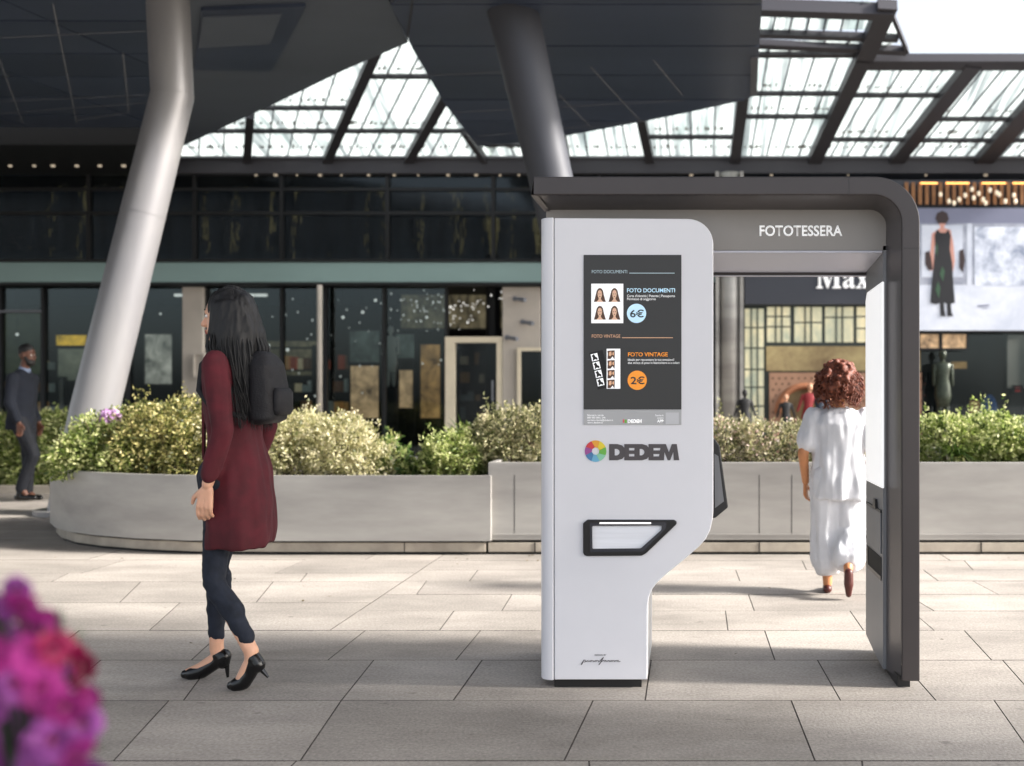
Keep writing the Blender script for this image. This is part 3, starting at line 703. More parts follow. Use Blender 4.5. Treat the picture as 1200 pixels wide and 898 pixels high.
# upper glazing
ux = [-460,-300,-140,-20,104,228,330,454,578,702,838]
for a, b in zip(ux[:-1], ux[1:]):
    ob('upper_window', M().box(fx(a)+.03, fx(b)-.03, FY+.05, FY+.07, fz(306), fz(205)), m_glassd, bd_)
for a in ux: ob('mullion', M().box(fx(a)-.035, fx(a)+.035, FY-.02, FY+.1, fz(306), fz(205)), m_mull, bd_)
for py in (222, 250): ob('transom', M().box(fx(-460), fx(838), FY-.01, FY+.045, fz(py)-.03, fz(py)+.03), m_mull, bd_)
# shopfront left
for x0, x1, y0 in ((217,241,338),(590,634,336)):
    ob('pillar', M().box(fx(x0), fx(x1), FY-.12, FY+.35, 0, fz(337)), m_beige, bd_, bev=.01)
sx_ = [-460,-380,-300,-220,-150,-70,0,50,150,217]
def front(xs_, z0=0.05, z1=fz(337)):
    for a, b in zip(xs_[:-1], xs_[1:]):
        ob('shop_window', M().box(fx(a)+.02, fx(b)-.02, FY+.05, FY+.065, z0, z1), m_glass, bd_)
    for a in xs_: ob('mullion', M().box(fx(a)-.03, fx(a)+.03, FY-.02, FY+.1, 0, z1), m_mull, bd_)
front(sx_); front([241,330,381,450,523]); front([634,700,770,838])
ob('steel_post', M().tube([(fx(381),FY-.3,0),(fx(381),FY-.3,fz(336))], .05, 16), m_beige, bd_, smooth=True)
ob('glass_rail', M().box(fx(-460), fx(50), FY-.05, FY-.03, fz(365)-.03, fz(365)+.02), m_sofj, bd_)
# cream door with dark glass
dr = ob('door', M().box(fx(535), fx(583), FY+.0, FY+.05, .1, fz(402)), m_glassd, bd_)
m = M(); m.box(fx(523),fx(534),FY-.1,FY+.08,0,fz(395)).box(fx(583),fx(590),FY-.1,FY+.08,0,fz(395)).box(fx(534),fx(583),FY-.1,FY+.08,fz(402),fz(395)); ob('door_frame', m, m_cream, dr)
ob('handle', M().tube([(fx(578),FY-.08,fz(470)),(fx(578),FY-.08,fz(446))], .02, 8), m_sofj, dr)
d2 = ob('door', M().box(fx(612), fx(640), FY-.14, FY-.125, .1, fz(412)), m_glassd, bd_)
m = M(); m.box(fx(608),fx(612),FY-.2,FY-.11,0,fz(408)).box(fx(612),fx(650),FY-.2,FY-.11,fz(412),fz(408)); ob('door_frame', m, m_cream, d2)
for px, py in ((611,351),(620,378),(602,396)):
    t = thing('wall_lamp', 'small wall spot on beige pillar at %s height' % {351:'top',378:'middle',396:'low left'}[py], 'lamp', (fx(px),FY-.12,fz(py)), 0, 'wall spots on the beige pillar')
    ob('lamp_body', M().tube([(fx(px)-.1,FY-.14,fz(py)),(fx(px)+.12,FY-.3,fz(py)-.04)], [.03,.045], 10), m_sofj, t); ob('wall_mount', M().tube([(fx(px)-.1,FY-.12,fz(py)),(fx(px)-.1,FY-.16,fz(py))], .05, 10), m_sofj, t)
# things seen in the dark shopfront; some glowing boards stand in for reflections
def board(name, label, px0, px1, py0, py1, mt, Y=FY+1.2, cat='display', frame=None, grp=None, foot=True):
    k = Y/FPX
    x0, x1, z0, z1 = X(px0,Y), X(px1,Y), Z(py1,Y), Z(py0,Y)
    t = thing(name, label, cat, ((x0+x1)/2, Y, 0), 0, grp)
    ob('panel', M().box(x0, x1, Y, Y+.04, z0, z1), mt, t)
    fm = frame or m_mull; e = .04
    ob('frame', M().box(x0-e,x0,Y-.03,Y+.05,z0-e,z1+e).box(x1,x1+e,Y-.03,Y+.05,z0-e,z1+e).box(x0,x1,Y-.03,Y+.05,z1,z1+e).box(x0,x1,Y-.03,Y+.05,z0-e,z0), fm, t)
    if foot:
        for xx in (x0+.05, x1-.05): ob('leg', M().box(xx-.03,xx+.03,Y+.05,Y+.09,0,z0+.1), fm, t)
    return t
mo_olive = mat_mottle('mottle_olive', ['#20261c','#39412c','#4d5436'], 1.5, .2)
mo_grey = mat_mottle('mottle_greygreen', ['#3d4640','#707666','#9c9c88'], 1.2, .28)
mo_yel = mat_mottle('mottle_autumn', ['#5a4a10','#c58e1a','#e8b83c'], 5, .7)
mo_photo = mat_mottle('mottle_photo', ['#3a3d38','#8b887c','#cfc9bd'], 2.2, .5)
mo_warm = mat_mottle('mottle_warm', ['#2c231c','#8a6a4a','#d8b388'], 2.6, .55)
mo_orange = mat_mottle('mottle_orange', ['#3a2a1d','#a8733d','#c79a62'], 2.2, .45)
mo_teal = mat_mottle('mottle_teal', ['#22282a','#3f4d4e','#74807a'], 2.0, .2)
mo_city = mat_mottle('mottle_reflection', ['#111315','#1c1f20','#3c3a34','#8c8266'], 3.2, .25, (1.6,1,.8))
board('light_box', 'dim olive lit panel at the left edge behind the man', -40, 50, 367, 438, mo_olive)
board('light_box', 'narrow lit panel with yellow autumn leaves left of the steel column', 66, 102, 393, 405, mo_yel, FY+.9)
board('light_box', 'grey-green lit panel below the yellow autumn panel', 68, 100, 409, 446, mo_grey, FY+.9)
board('white_stand', 'narrow white display stand below the grey-green panel', 69, 75, 444, 500, m_beige, FY+.7, 'stand')
board('glow_board', 'large pale photo panel between the steel column and beige pillar', 170, 202, 392, 450, mo_photo)
board('glow_board', 'warm mottled panel left of the white window figure', 410, 445, 388, 425, mo_teal)
board('glow_board', 'bright warm panel low behind the pale shrub', 411, 444, 429, 490, mo_warm)
board('glow_board', 'tall amber panel left of the cream door', 493, 516, 404, 490, mo_orange)
board('glow_board', 'small dull teal panel right of the white window figure', 464, 486, 392, 420, mo_teal)
board('glow_board', 'small warm panel low between white figure and amber panel', 468, 484, 434, 478, mo_warm)
board('glow_board', 'wide faint painted reflection behind the woman in red', 300, 372, 400, 440, mo_city, FY+2)
board('glow_board', 'faint painted reflection above the white window figure', 470, 590, 345, 385, mo_city, FY+2.2, foot=False)
board('notice', 'white sheet on the beige pillar left of woman in red', 229, 238, 416, 440, m_beige, FY-.2, 'notice', m_beige, foot=False)
# white window figure on stand
def mannequin(label, px, pfoot, ptop, Y, mt, skin, cat='mannequin', name='mannequin', arm=.12, lean=0, skirt=.2):
    zt, zb = Z(ptop,Y), Z(pfoot,Y); H = zt-zb; x = X(px,Y); t = thing(name, label, cat, (x,Y,zb), 0)
    k = H/1.75
    def q(a,b,c): return (x+a*k+lean*c*k, Y+b*k, zb+c*k)
    m = M(); m.loft([(x+lean*z*k,Y,zb+z*k,rx*k,ry*k) for z,rx,ry in ((.45,skirt,.14),(.7,.19,.13),(.95,.165,.11),(1.1,.13,.09),(1.3,.17,.1),(1.42,.19,.08),(1.47,.08,.06))], 20); 
    m.cap(q(-.19,0,1.38),q(-.19-arm,-.02,.95),.05*k,.035*k,8); m.cap(q(.19,0,1.38),q(.19+arm,-.02,.95),.05*k,.035*k,8)
    ob('clothes', m, mt, t, smooth=True)
    ob('head', M().ell(q(0,0,1.63),(.085*k,.1*k,.12*k)).cap(q(0,0,1.45),q(0,0,1.56),.05*k,.045*k,8), skin, t, smooth=True)
    ob('leg', M().cap(q(-.08,0,.08),q(-.08,0,.5),.045*k,.07*k,8), skin, t, smooth=True); ob('leg', M().cap(q(.08,0,.08),q(.08,0,.5),.045*k,.07*k,8), skin, t, smooth=True)
    ob('stand', M().tube([(x,Y,0),(x,Y,zb+.03*k)], .22*k if zb < .3 else .15, 16), m_mull, t)
    return t
m_mq = mat('mannequin_white', '#c8ccc8', .5); m_mqb = mat('dress_black', '#141416', .7); m_mqr = mat('dress_red', '#7d1c22', .7); m_mqs = mat('mannequin_skin', '#b98a6e', .6); m_mqg = mat('dress_sequin_green', '#2c3328', .35, .4, var=.7, vscale=30); m_mqn = mat('dress_navy', '#1c2838', .7)
mannequin('white torso figure on a thin stand in the window', 458, 455, 382, FY+.8, m_mq, m_mq, arm=.03, skirt=.12)
# gilded figures in the upper storey
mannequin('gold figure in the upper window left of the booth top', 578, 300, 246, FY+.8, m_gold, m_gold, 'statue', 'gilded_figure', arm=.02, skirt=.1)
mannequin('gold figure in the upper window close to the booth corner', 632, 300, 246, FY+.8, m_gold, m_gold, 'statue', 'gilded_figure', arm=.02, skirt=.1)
TONES = {'0':'tan','001':'cream','002':'brown','003':'grey','004':'slate','005':'rust red'}
def shelf_unit(label, px, w_, Y, nrow, warm, top=2.3, where=''):
    x = X(px, Y); t = thing('shop_shelf', label, 'shelf', (x, Y, 0), 0, 'shelving inside the dark shops')
    for sx in (-1, 1): ob('side_panel', M().box(x+sx*w_/2-.02, x+sx*w_/2+.02, Y, Y+.4, 0, top), m_mull, t)
    for k in range(nrow+1):
        z = .35+k*(top-.4)/nrow; ob('shelf_board', M().box(x-w_/2+.021, x+w_/2-.021, Y+.01, Y+.39, z-.02, z+.01), m_int, t)
        if k == nrow: break
        xx = x-w_/2+.06
        while xx < x+w_/2-.12:
            bw = random.uniform(.05,.16); bh = random.uniform(.12,.34)*(top-.4)/nrow/.5
            if random.random() < .75:
                mt_ = random.choice(warm); hh = min(bh,(top-.4)/nrow*.8); cn_ = TONES[mt_.name.split('.')[-1] if '.' in mt_.name else '0']
                it = ob('boxed_goods', M().box(xx, xx+bw, Y+.08, Y+.3, z+.011, z+.011+hh), mt_, None, bev=.008); tag(it, '%s %s %s box on %s shelf of %s' % ('wide' if bw > .1 else 'narrow', 'tall' if hh > .22 else 'low', cn_, ['bottom','second','third','fourth','top'][k], where), 'box', 'goods on the shop shelves')
            xx += bw+random.uniform(.02,.08)
wm = [mat('goods_tone', c, .6, emit=e) for c, e in (('#b98a55',.12),('#d9c7a2',.12),('#6f4a30',.08),('#8f9a96',.08),('#2f3a3c',.0),('#a8482c',.1))]  # goods glow a little in place of shop lighting
shelf_unit('dark shelving with small goods right behind the woman in red', 322, 1.6, FY+1.6, 4, wm, where='rack behind the woman in red')
shelf_unit('dark shelving with small goods beside the warm photo panel', 395, .7, FY+1.4, 4, wm, where='rack by the warm panel')
shelf_unit('dark shelving with small goods behind the cream framed door', 560, .9, FY+1.3, 5, wm, where='rack behind the cream door')
shelf_unit('dark shelving with small goods at the left edge of the arcade', 30, 1.3, FY+1.8, 4, wm, where='rack at the left edge')
shelf_unit('dark shelving with small goods in the shop right of the leg', 1165, .9, FY+.14, 4, wm) if False else None
GL = ['just right of the head of the woman in red','beside her rucksack, higher one','left of the slim steel post, deep inside','right of the slim steel post, lower one','high above the warm photo panel','right above the white window figure','left above the cream door frame, high','above the left half of the cream door','close to the beige pillar with spots','over the olive panel behind the man','left of the column near the yellow panel','left of the column, upper one','just right of the slanting column','highest one left of the cream door','high between slim post and window figure','just left of the head of the woman in red']
for i, (px, py, Yq) in enumerate([(315,405,FY+1),(337,410,FY+1.2),(360,398,FY+2),(402,372,FY+1),(425,366,FY+2.2),(500,372,FY+1),(528,360,FY+2),(548,378,FY+1.2),(572,366,FY+1.6),(20,392,FY+1),(128,372,FY+1.2),(160,360,FY+2),(188,368,FY+1.4),(470,352,FY+1.1),(440,352,FY+1.5),(250,380,FY+1.3)]):
    t = thing('pendant_lamp', 'globe lamp in dark shop, ' + GL[i], 'lamp', (X(px,Yq),Yq,Z(py,Yq)), 0, 'globe lamps inside the shops')
    ob('globe', M().ell((X(px,Yq),Yq,Z(py,Yq)), random.uniform(.018,.034), 10, 8), m_lampw, t, smooth=True); ob('cord', M().tube([(X(px,Yq),Yq,Z(py,Yq)+.04),(X(px,Yq),Yq,fz(334))], .006, 5), m_mull, t)
for px, Yq in ((105,FY+.8),(262,FY+.9),(352,FY+.9)):
    t = thing('cafe_table', 'small round table inside the shop window %s' % {105:'left of the steel column',262:'behind the woman in red',352:'right of the woman in red'}[px], 'table', (X(px,Yq),Yq,0), 0, 'tables inside the shops')
    ob('table_top', M().tube([(X(px,Yq),Yq,.92),(X(px,Yq),Yq,.95)], .35, 24), m_beige, t); ob('leg', M().tube([(X(px,Yq),Yq,0),(X(px,Yq),Yq,.92)], .03, 8), m_sofj, t)
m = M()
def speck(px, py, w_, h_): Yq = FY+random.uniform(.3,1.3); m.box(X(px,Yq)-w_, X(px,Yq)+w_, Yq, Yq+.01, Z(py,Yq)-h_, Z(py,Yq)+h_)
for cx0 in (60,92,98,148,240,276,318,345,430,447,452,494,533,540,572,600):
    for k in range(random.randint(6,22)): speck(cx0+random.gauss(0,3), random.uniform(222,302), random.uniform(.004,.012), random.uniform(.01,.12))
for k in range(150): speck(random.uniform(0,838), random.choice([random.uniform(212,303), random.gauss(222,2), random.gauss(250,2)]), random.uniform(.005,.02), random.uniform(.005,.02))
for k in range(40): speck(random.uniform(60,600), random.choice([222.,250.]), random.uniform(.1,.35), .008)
o = ob('painted_glints', m, m_gold); tag(o, 'tiny golden glints painted as glowing specks in the dark upper windows', 'light curtain', kind='stuff')  # glowing specks stand in for reflections on the upper glass
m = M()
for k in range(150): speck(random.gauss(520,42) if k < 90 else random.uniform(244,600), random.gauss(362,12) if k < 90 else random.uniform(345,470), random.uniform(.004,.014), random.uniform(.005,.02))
o = ob('shop_glints', m, m_lampw); tag(o, 'tiny scattered white glints inside the dark shop windows', 'glints', kind='stuff')  # emissive specks painted as glints in the shop glass
# downlights
for i, (px, py, Y) in enumerate([(12,201,19.2),(40,201,19.2),(62,200,19.2),(90,200,19.2),(117,199,19.2),(145,201,19.2)]+[(a,197,19.95) for a in (300,323,348,375,400,432,462,490,525,558,586,608)]+[(a,197.5,19.95) for a in (810,904,994,1085,1155)]):
    z = 5.545 if Y > 19.5 else 5.55; Yy = Y if Y < 19.5 else 19.98
    x = X(px, Yy)
    t = ob('downlight', M().tube([(x,Yy,z-.02),(x,Yy,z+.02)], random.uniform(.015,.04), 12), m_lamp); tag(t, 'small round downlight in the dark soffit under the glass roof', 'downlight', 'downlights along the soffit')
# lit tubes over shopfront
for a, b in ((204,220),(277,297),(299,312)):
    t = ob('strip_light', M().box(fx(a)*1.03, fx(b)*1.03, FY+.6, FY+.66, fz(344), fz(344)+.05), m_lampw); tag(t, 'short white strip light at top of shop window, %s' % {204:'beside the beige pillar',277:'above the head of woman in red',299:'right of the longer one'}[a], 'light', 'strip lights over the shop windows')

# ------------------------------------------------------------------ right shop, seen through the booth and past its leg
m_shopsign = mat('sign_charcoal', '#3d4049', .6)
pc = thing('clad_column', 'grey ribbed metal column left of the lattice shop window', 'column', (fx(855),FY-.3,0))
ob('column_core', M().tube([(fx(855),FY-.2,0),(fx(855),FY-.2,fz(206))], .2, 28), m_planter, pc, smooth=True)
for a, b in ((838,842),(866,870)): ob('fin', M().box(fx(a), fx(b), FY-.4, FY+.2, 0, fz(206)), m_planter, pc)
sg = thing('shop_sign', 'dark grey sign board with large cream serif letters', 'sign', (fx(960), FY-.3, fz(340)))
ob('board', M().box(fx(872), fx(1200), FY-.25, FY+.05, fz(358), fz(214)), m_shopsign, sg)
# letters: M a x in a bold serif drawn as outlines (unit: cap height 1)
Lm = [[(0,0),(.36,0),(.36,.06),(.25,.09),(.25,.78),(.62,0),(.68,0),(1.05,.82),(1.05,.09),(.93,.06),(.93,0),(1.42,0),(1.42,.06),(1.3,.09),(1.3,.91),(1.42,.94),(1.42,1),(1.08,1),(.74,.27),(.40,1),(0,1),(0,.94),(.12,.91),(.12,.09),(0,.06)]]
def ell2(cx, cy_, rx, ry, n=20, a0=0, a1=360): return [(cx+rx*math.cos(R(a0+(a1-a0)*i/n)), cy_+ry*math.sin(R(a0+(a1-a0)*i/n))) for i in range(n)]
La = [[(.02,.16),(.05,.05),(.18,-.01),(.30,.02),(.42,.1),(.46,.02),(.58,-.01),(.74,.05),(.72,.11),(.64,.1),(.62,.2),(.62,.5),(.56,.62),(.40,.68),(.2,.66),(.06,.58),(.04,.46),(.14,.40),(.24,.46),(.25,.56),(.32,.6),(.4,.55),(.42,.42),(.22,.34),(.06,.27)], [(.42,.34),(.42,.18),(.34,.11),(.26,.14),(.24,.24),(.30,.30)]]
Lx = [[(0,0),(.3,0),(.3,.05),(.22,.08),(.34,.24),(.46,.08),(.39,.05),(.39,0),(.78,0),(.78,.05),(.7,.08),(.46,.38),(.62,.58),(.72,.61),(.72,.66),(.44,.66),(.44,.61),(.5,.58),(.39,.45),(.29,.58),(.36,.61),(.36,.66),(.0,.66),(.0,.61),(.08,.58),(.28,.31),(.1,.08),(0,.05)]]
cap_ = (338-310)/60.0*.985
x = fx(957)*.985
for nm, L_, adv in (('M', Lm, 1.52), ('a', La, .78), ('x', Lx, .9)):
    flat('letter', [[(x+u*cap_*.72, Z(338,FY-.27)+v*cap_) for u, v in p] for p in L_], FY-.27, m_txt, sg, ext=.02); x += adv*cap_*.72
# lattice window
lw = thing('lattice_window', 'pale lattice shop window of tall panes lit from behind', 'shop window', (fx(950), FY, 0))
m_pane = mat_mottle('lattice_pane', ['#7f8f84','#b4b496','#dccfa8'], 1.6, .3, (1,1,.6))
m_lat = mat('lattice_bar', '#38413f', .5); m_tan = mat_mottle('tan_mural', ['#5b4630','#94704a','#a8986c'], 1.0, .15)
Yl = FY-.05
def sx2(p): return X(p, Yl)
def sz2(p): return Z(p, Yl)
for (a, b, t0, b0, rows_) in ((873,895,362,500,(385,409,434,455,477)),(899,926,360,403,(372,384,)),(931,963,360,403,(379,)),(967,1000,360,403,(373,)),(1004,1036,360,403,(372,386)),(1040,1075,360,403,(379,))):
    ys = [t0]+list(rows_)+[b0]
    for y0, y1 in zip(ys[:-1], ys[1:]):
        ob('pane', M().box(sx2(a), sx2(b), Yl, Yl+.02, sz2(y1)+.03, sz2(y0)), m_pane, lw)
        c = (sx2(a)+sx2(b))/2
        ob('bar', M().box(c-.075, c-.045, Yl-.03, Yl-.002, sz2(y1)+.03, sz2(y0)).box(c+.045, c+.075, Yl-.03, Yl-.002, sz2(y1)+.03, sz2(y0)), m_lat, lw)
ob('backing', M().box(sx2(870), sx2(1078), Yl+.03, Yl+.06, 0, sz2(358)), m_lat, lw)
ob('mural_band', M().box(sx2(898), sx2(1078), Yl-.04, Yl-.0, sz2(435), sz2(406)), m_tan, lw)
# perforated copper arch
ca = thing('perforated_arch', 'copper perforated panel with an arched opening under the mural', 'display', (sx2(955), Yl-.2, 0))
m_cop = mat('copper_panel', '#93705c', .45, .3, col2='#a8836a', vscale=1.5)
m_hole = mat('panel_hole', '#3a241c', .9)
cx_, cz_, ro, ri = sx2(942), sz2(484), .0, .45
flat('arch_panel', [[(sx2(901),0),(sx2(1078),0),(sx2(1078),sz2(437)),(sx2(901),sz2(437))], [(cx_+ri*math.cos(a), cz_+ri*math.sin(a)) for a in np.linspace(0, math.pi, 24)]+[(cx_-ri, .05),(cx_+ri,.05)]], Yl-.12, m_cop, ca, ext=.02)
m = M()
pr = [Vector((cx_+(ri+.07)*math.cos(a), Yl-.15, cz_+(ri+.07)*math.sin(a))) for a in np.linspace(0, math.pi, 24)]
ob('arch_trim', M().tube(pr, .07, 6), mat('copper_trim', '#a06848', .6, .1), ca, smooth=True)
m = M()
for i in range(24):
    for j in range(8):
        hx = sx2(905)+i*.125+(.06 if j % 2 else 0); hz = sz2(440)-.06-j*.11
        if (hx-cx_)**2+(hz-cz_)**2 > (ri+.16)**2 and hz > .2: m.tube([(hx,Yl-.145,hz),(hx,Yl-.13,hz)], .02, 6)
o = ob('holes', m, m_hole, ca); o['kind'] = 'stuff'
ob('arch_back', M().box(sx2(905), sx2(1000), Yl-.06, Yl-.045, 0, sz2(450)), m_tan, ca)
mannequin('black-clad figure at the left of the copper arch', 921, 520, 462, Yl-.35, m_mqb, m_mqs)
mannequin('red-clad figure leaning in the middle of the copper arch', 944, 520, 449, Yl-.35, m_mqr, m_mqs, lean=.08)
mannequin('dark blue-clad figure at the right of the copper arch', 962, 520, 452, Yl-.35, m_mqn, m_mqs, lean=-.03)
mannequin('black figure in front of the grey ribbed column', 873, 525, 456, FY-.9, m_mqb, m_mqb, skirt=.14)
# right of leg
rs = thing('upper_slat_screen', 'band of lit copper slats above the runway screen', 'facade', (fx(1150), FY-.35, fz(240)))
for i in range(34):
    x0 = X(1060,FY-.4)+i*.13
    ob('slat', M().box(x0, x0+.07, FY-.42, FY-.35, Z(240,FY-.4), Z(214,FY-.4)), m_copper, rs)
for a, b in ((1078,1098),(1108,1135),(1150,1178),(1186,1230)):
    ob('glow_strip', M().box(X(a,FY-.4), X(b,FY-.4), FY-.45, FY-.43, Z(216,FY-.4), Z(214.5,FY-.4)), m_glow, rs)
for i, (px, py) in enumerate([(1102,228),(1118,238),(1124,234),(1131,229),(1139,222),(1141,232),(1147,227),(1152,234),(1155,238),(1168,226),(1171,228),(1178,236),(1188,229),(1190,236),(1112,236),(1160,223)]):
    t = ob('pendant_light', M().ell((X(px,FY-.6),FY-.6,Z(py,FY-.6)), (.035,.035,.05), 8, 6), m_lamp, smooth=True); tag(t, 'small warm pendant light in front of the copper slats', 'light', 'pendant lights before the copper slats')
sn = thing('video_screen', 'large bright screen showing a model on a runway', 'screen', (fx(1150), FY-.4, fz(388)))
m_sfl = mat_mottle('screen_floor', ['#9aa2b2','#b8bdc9','#cacdd6'], .8, .15); m_swall = mat_mottle('screen_wall', ['#666b7c','#8c909f','#a8acb8'], 1.6, .12); m_sp = mat_mottle('screen_mottle', ['#6f788c','#a0a8b8','#d8dce6'], 3, .2); m_stop = mat('screen_top', '#6d7085', .5, emit=.1)
m_sb = mat('screen_black', '#15151a', .5, emit=.05); m_sk = mat('screen_skin', '#a07468', .5, emit=.35); m_shair = mat('screen_hair', '#2c1c1c', .5, emit=.1); m_sgr = mat('screen_green', '#2c4a34', .5, emit=.1)
Ys = FY-.45
def SX_(p): return X(p,Ys)
def SZ_(p): return Z(p,Ys)
ob('screen_case', M().box(SX_(1070), SX_(1240), Ys+.02, Ys+.2, SZ_(389), SZ_(243)), m_mull, sn)
ob('picture_floor', M().box(SX_(1072), SX_(1238), Ys+.0, Ys+.018, SZ_(387.5), SZ_(334)), m_sfl, sn)
ob('picture_wall', M().box(SX_(1072), SX_(1238), Ys+.0, Ys+.018, SZ_(334), SZ_(262)), m_swall, sn)
ob('picture_ceiling', M().box(SX_(1072), SX_(1238), Ys+.0, Ys+.018, SZ_(262), SZ_(244)), m_stop, sn)
ob('picture_pillar', M().box(SX_(1133), SX_(1139), Ys-.003, Ys-.001, SZ_(334), SZ_(262)), m_sfl, sn)
ob('picture_backdrop', M().box(SX_(1142), SX_(1238), Ys-.003, Ys-.001, SZ_(335), SZ_(266)), m_sp, sn)
ob('picture_backdrop', M().box(SX_(1080), SX_(1128), Ys-.003, Ys-.001, SZ_(325), SZ_(264)), m_sfl, sn)
F = lambda L_: [(SX_(a), SZ_(b)) for a, b in L_]
flat('printed_hair', [F([(1096,256),(1098,250),(1104,247),(1110,250),(1112,257),(1109,262),(1099,262)])], Ys-.008, m_shair, sn)
flat('printed_skin', [F([(1100,254),(1109,254),(1108,263),(1106,267),(1114,270),(1117,284),(1119,306),(1117,318),(1114,316),(1113,290),(1109,276),(1098,276),(1095,290),(1094,316),(1090,318),(1090,300),(1092,274),(1102,267),(1100,261)])], Ys-.006, m_sk, sn)
flat('printed_dress', [F([(1098,269),(1102,273),(1108,273),(1111,269),(1114,276),(1113,292),(1116,310),(1117,332),(1119,355),(1112,357),(1104,354),(1097,357),(1090,355),(1092,330),(1094,310),(1096,292),(1095,276)])], Ys-.010, m_sb, sn)
flat('printed_boots', [F([(1101,354),(1106,354),(1107,366),(1108,371),(1102,371)]), F([(1109,354),(1114,354),(1115,366),(1117,371),(1110,371)])], Ys-.009, m_sb, sn)
flat('printed_bag', [F([(1084,296),(1089,294),(1091,302),(1093,316),(1088,317),(1084,310)]), F([(1124,294),(1129,292),(1131,306),(1128,320),(1124,314)])], Ys-.009, m_shair, sn)
for L_ in ([(1097,284),(1099,290),(1098,300),(1096,296)], [(1104,312),(1107,318),(1105,330),(1101,322)], [(1099,330),(1102,338),(1100,350),(1096,340)]): flat('printed_sequins', [F(L_)], Ys-.012, m_sgr, sn)
flat('printed_mark', [F([(1145,358),(1160,357),(1158,359),(1146,360)]), F([(1148,361),(1162,361),(1155,362)])], Ys-.005, m_stop, sn)
# lower right shop
for a, b in ((1078,1100),(1104,1132)): board('light_box', 'tan lit band under the screen, %s' % ('left piece' if a == 1078 else 'right piece'), a, b, 392, 408, mo_warm, FY-.3, foot=False)
ob('shop_recess', M().box(fx(1070), fx(1260), FY+.4, FY+.45, 0, fz(391)), m_facade, bd_)
ob('shop_window', M().box(fx(1070), fx(1260), FY-.02, FY, 0, fz(391)), m_glass, bd_)
mannequin('sequinned green figure in the dark window right of the leg', 1105, 500, 410, FY-.45, m_mqg, m_mqg, skirt=.13, arm=.02)
board('light_box', 'amber slanting board in dark window beside the sequinned figure', 1114, 1133, 424, 432, mo_orange, FY+.3, foot=False)
board('light_box', 'tan board low in dark window beside the blue seat', 1136, 1148, 470, 492, mo_orange, FY+.2)
board('display_stand', 'pale grey door panel at the right edge of the dark shop', 1180, 1205, 392, 455, m_beige, FY+.2)
t = thing('blue_seat', 'rounded blue seat back in the dark shop window', 'seat', (fx(1158), FY+.1, 0))
ob('seat_back', M().ell((X(1159,FY+.1), FY+.1, Z(482,FY+.1)), (.17,.1,.33)), mat('blue_fabric', '#3f5f94', .7, emit=.1), t, smooth=True)
ob('leg', M().tube([(X(1159,FY+.1),FY+.1,0),(X(1159,FY+.1),FY+.1,.7)], .03, 8), m_mull, t)
board('red_sign', 'tiny red lit sign in the dark shop window at far right', 1189, 1196, 454, 459, mat('red_glow','#a02a2a',.5,emit=.5), FY+.2, 'sign', foot=False)

# ------------------------------------------------------------------ photo booth
bt = thing('photo_booth', 'white and bronze photo booth with arch, price poster and slot', 'photo booth', (0.15, 4.8, 0))
F0, YH, YB_ = 4.50, 4.70, 5.15
def lp(x0, xr, zt, r, zb, n=12):      # open path: left end -> top -> corner -> down
    return [(x0, zt), (xr-r, zt)] + [(xr-r+r*math.sin(R(90*i/n)), zt-r+r*math.cos(R(90*i/n))) for i in range(1, n+1)] + [(xr, zb)]
ZTOP, ZR, ZH = 2.249, 2.168, 2.138
XL = X(625, F0)
O = lp(XL, 1.024, ZTOP, .20, .03); I = lp(XL, .945, ZR, .125, .03); Cc = lp(X(640,YH), .9150, ZH, .075, .03)
def strip(a, ya, b, yb):
    n = len(a); m = M(); m.add([(p[0], ya, p[1]) for p in a]+[(p[0], yb, p[1]) for p in b], [(i, i+1, n+i+1, n+i) for i in range(n-1)]); return m
# rim: ring solid between O and I from F0 to F0+.02, outer skin going back
def ringsolid(a, b, y0, y1):
    n = len(a); m = M(); vs = [(p[0],y0,p[1]) for p in a]+[(p[0],y0,p[1]) for p in b]+[(p[0],y1,p[1]) for p in b]+[(p[0],y1,p[1]) for p in a]
    fs = []
    for k in range(4):
        for i in range(n-1): fs.append((k*n+i, k*n+i+1, ((k+1)%4)*n+i+1, ((k+1)%4)*n+i))
    fs += [(0,n,2*n,3*n),(n-1,2*n-1,3*n-1,4*n-1)]; m.add(vs, fs); return m
Ib = [(x_, z_) for x_, z_ in lp(XL, .99, 2.215, .17, .03)]
# one solid frame: front rim, chamfer, back
n = len(O)
def frame_solid():
    m = M(); rings = [(O, F0), (I, F0), (Cc, YH), (Cc, YB_), (O, YB_)]
    vs = []
    for pts, y_ in rings: vs += [(p[0], y_, p[1]) for p in pts]
    return vs, len(rings)
m = M(); rr = [(O, F0, 'rim'), (I, F0, 0)]
ob('frame_rim', ringsolid(O, I, F0, F0+.012), m_rim, bt, bev=.008, seg=3)
mm = M(); a = strip(I, F0+.0125, Cc, YH); 
ob('frame_chamfer', a, m_cham, bt, auto=30)
o = ob('frame_shell', ringsolid(lp(XL+.004, 1.020, ZTOP-.004, .196, .032), lp(XL+.02, 1.0, ZTOP-.03, .178, .034), F0+.013, YB_), m_rim, bt, auto=30)
# left end of the overhang: pointed return
m = M(); xl2 = X(640, YH)
m.add([(XL-.012,F0+.01,ZR),(XL,F0+.013,ZTOP-.005),(XL+.03,YH,ZTOP-.01),(xl2,YH,ZH),(XL-.012,YH,ZR)], [(0,1,2,4),(0,4,3),(4,2,3)])
m.add([(XL-.014,F0+.008,ZR+.002),(XL+.02,F0+.008,ZR-.002),(xl2+.02,YH-.02,ZH-.01),(xl2-.004,YH-.02,ZH-.012)],[(0,1,2,3)])
ob('frame_end_cap', m, m_cham, bt)
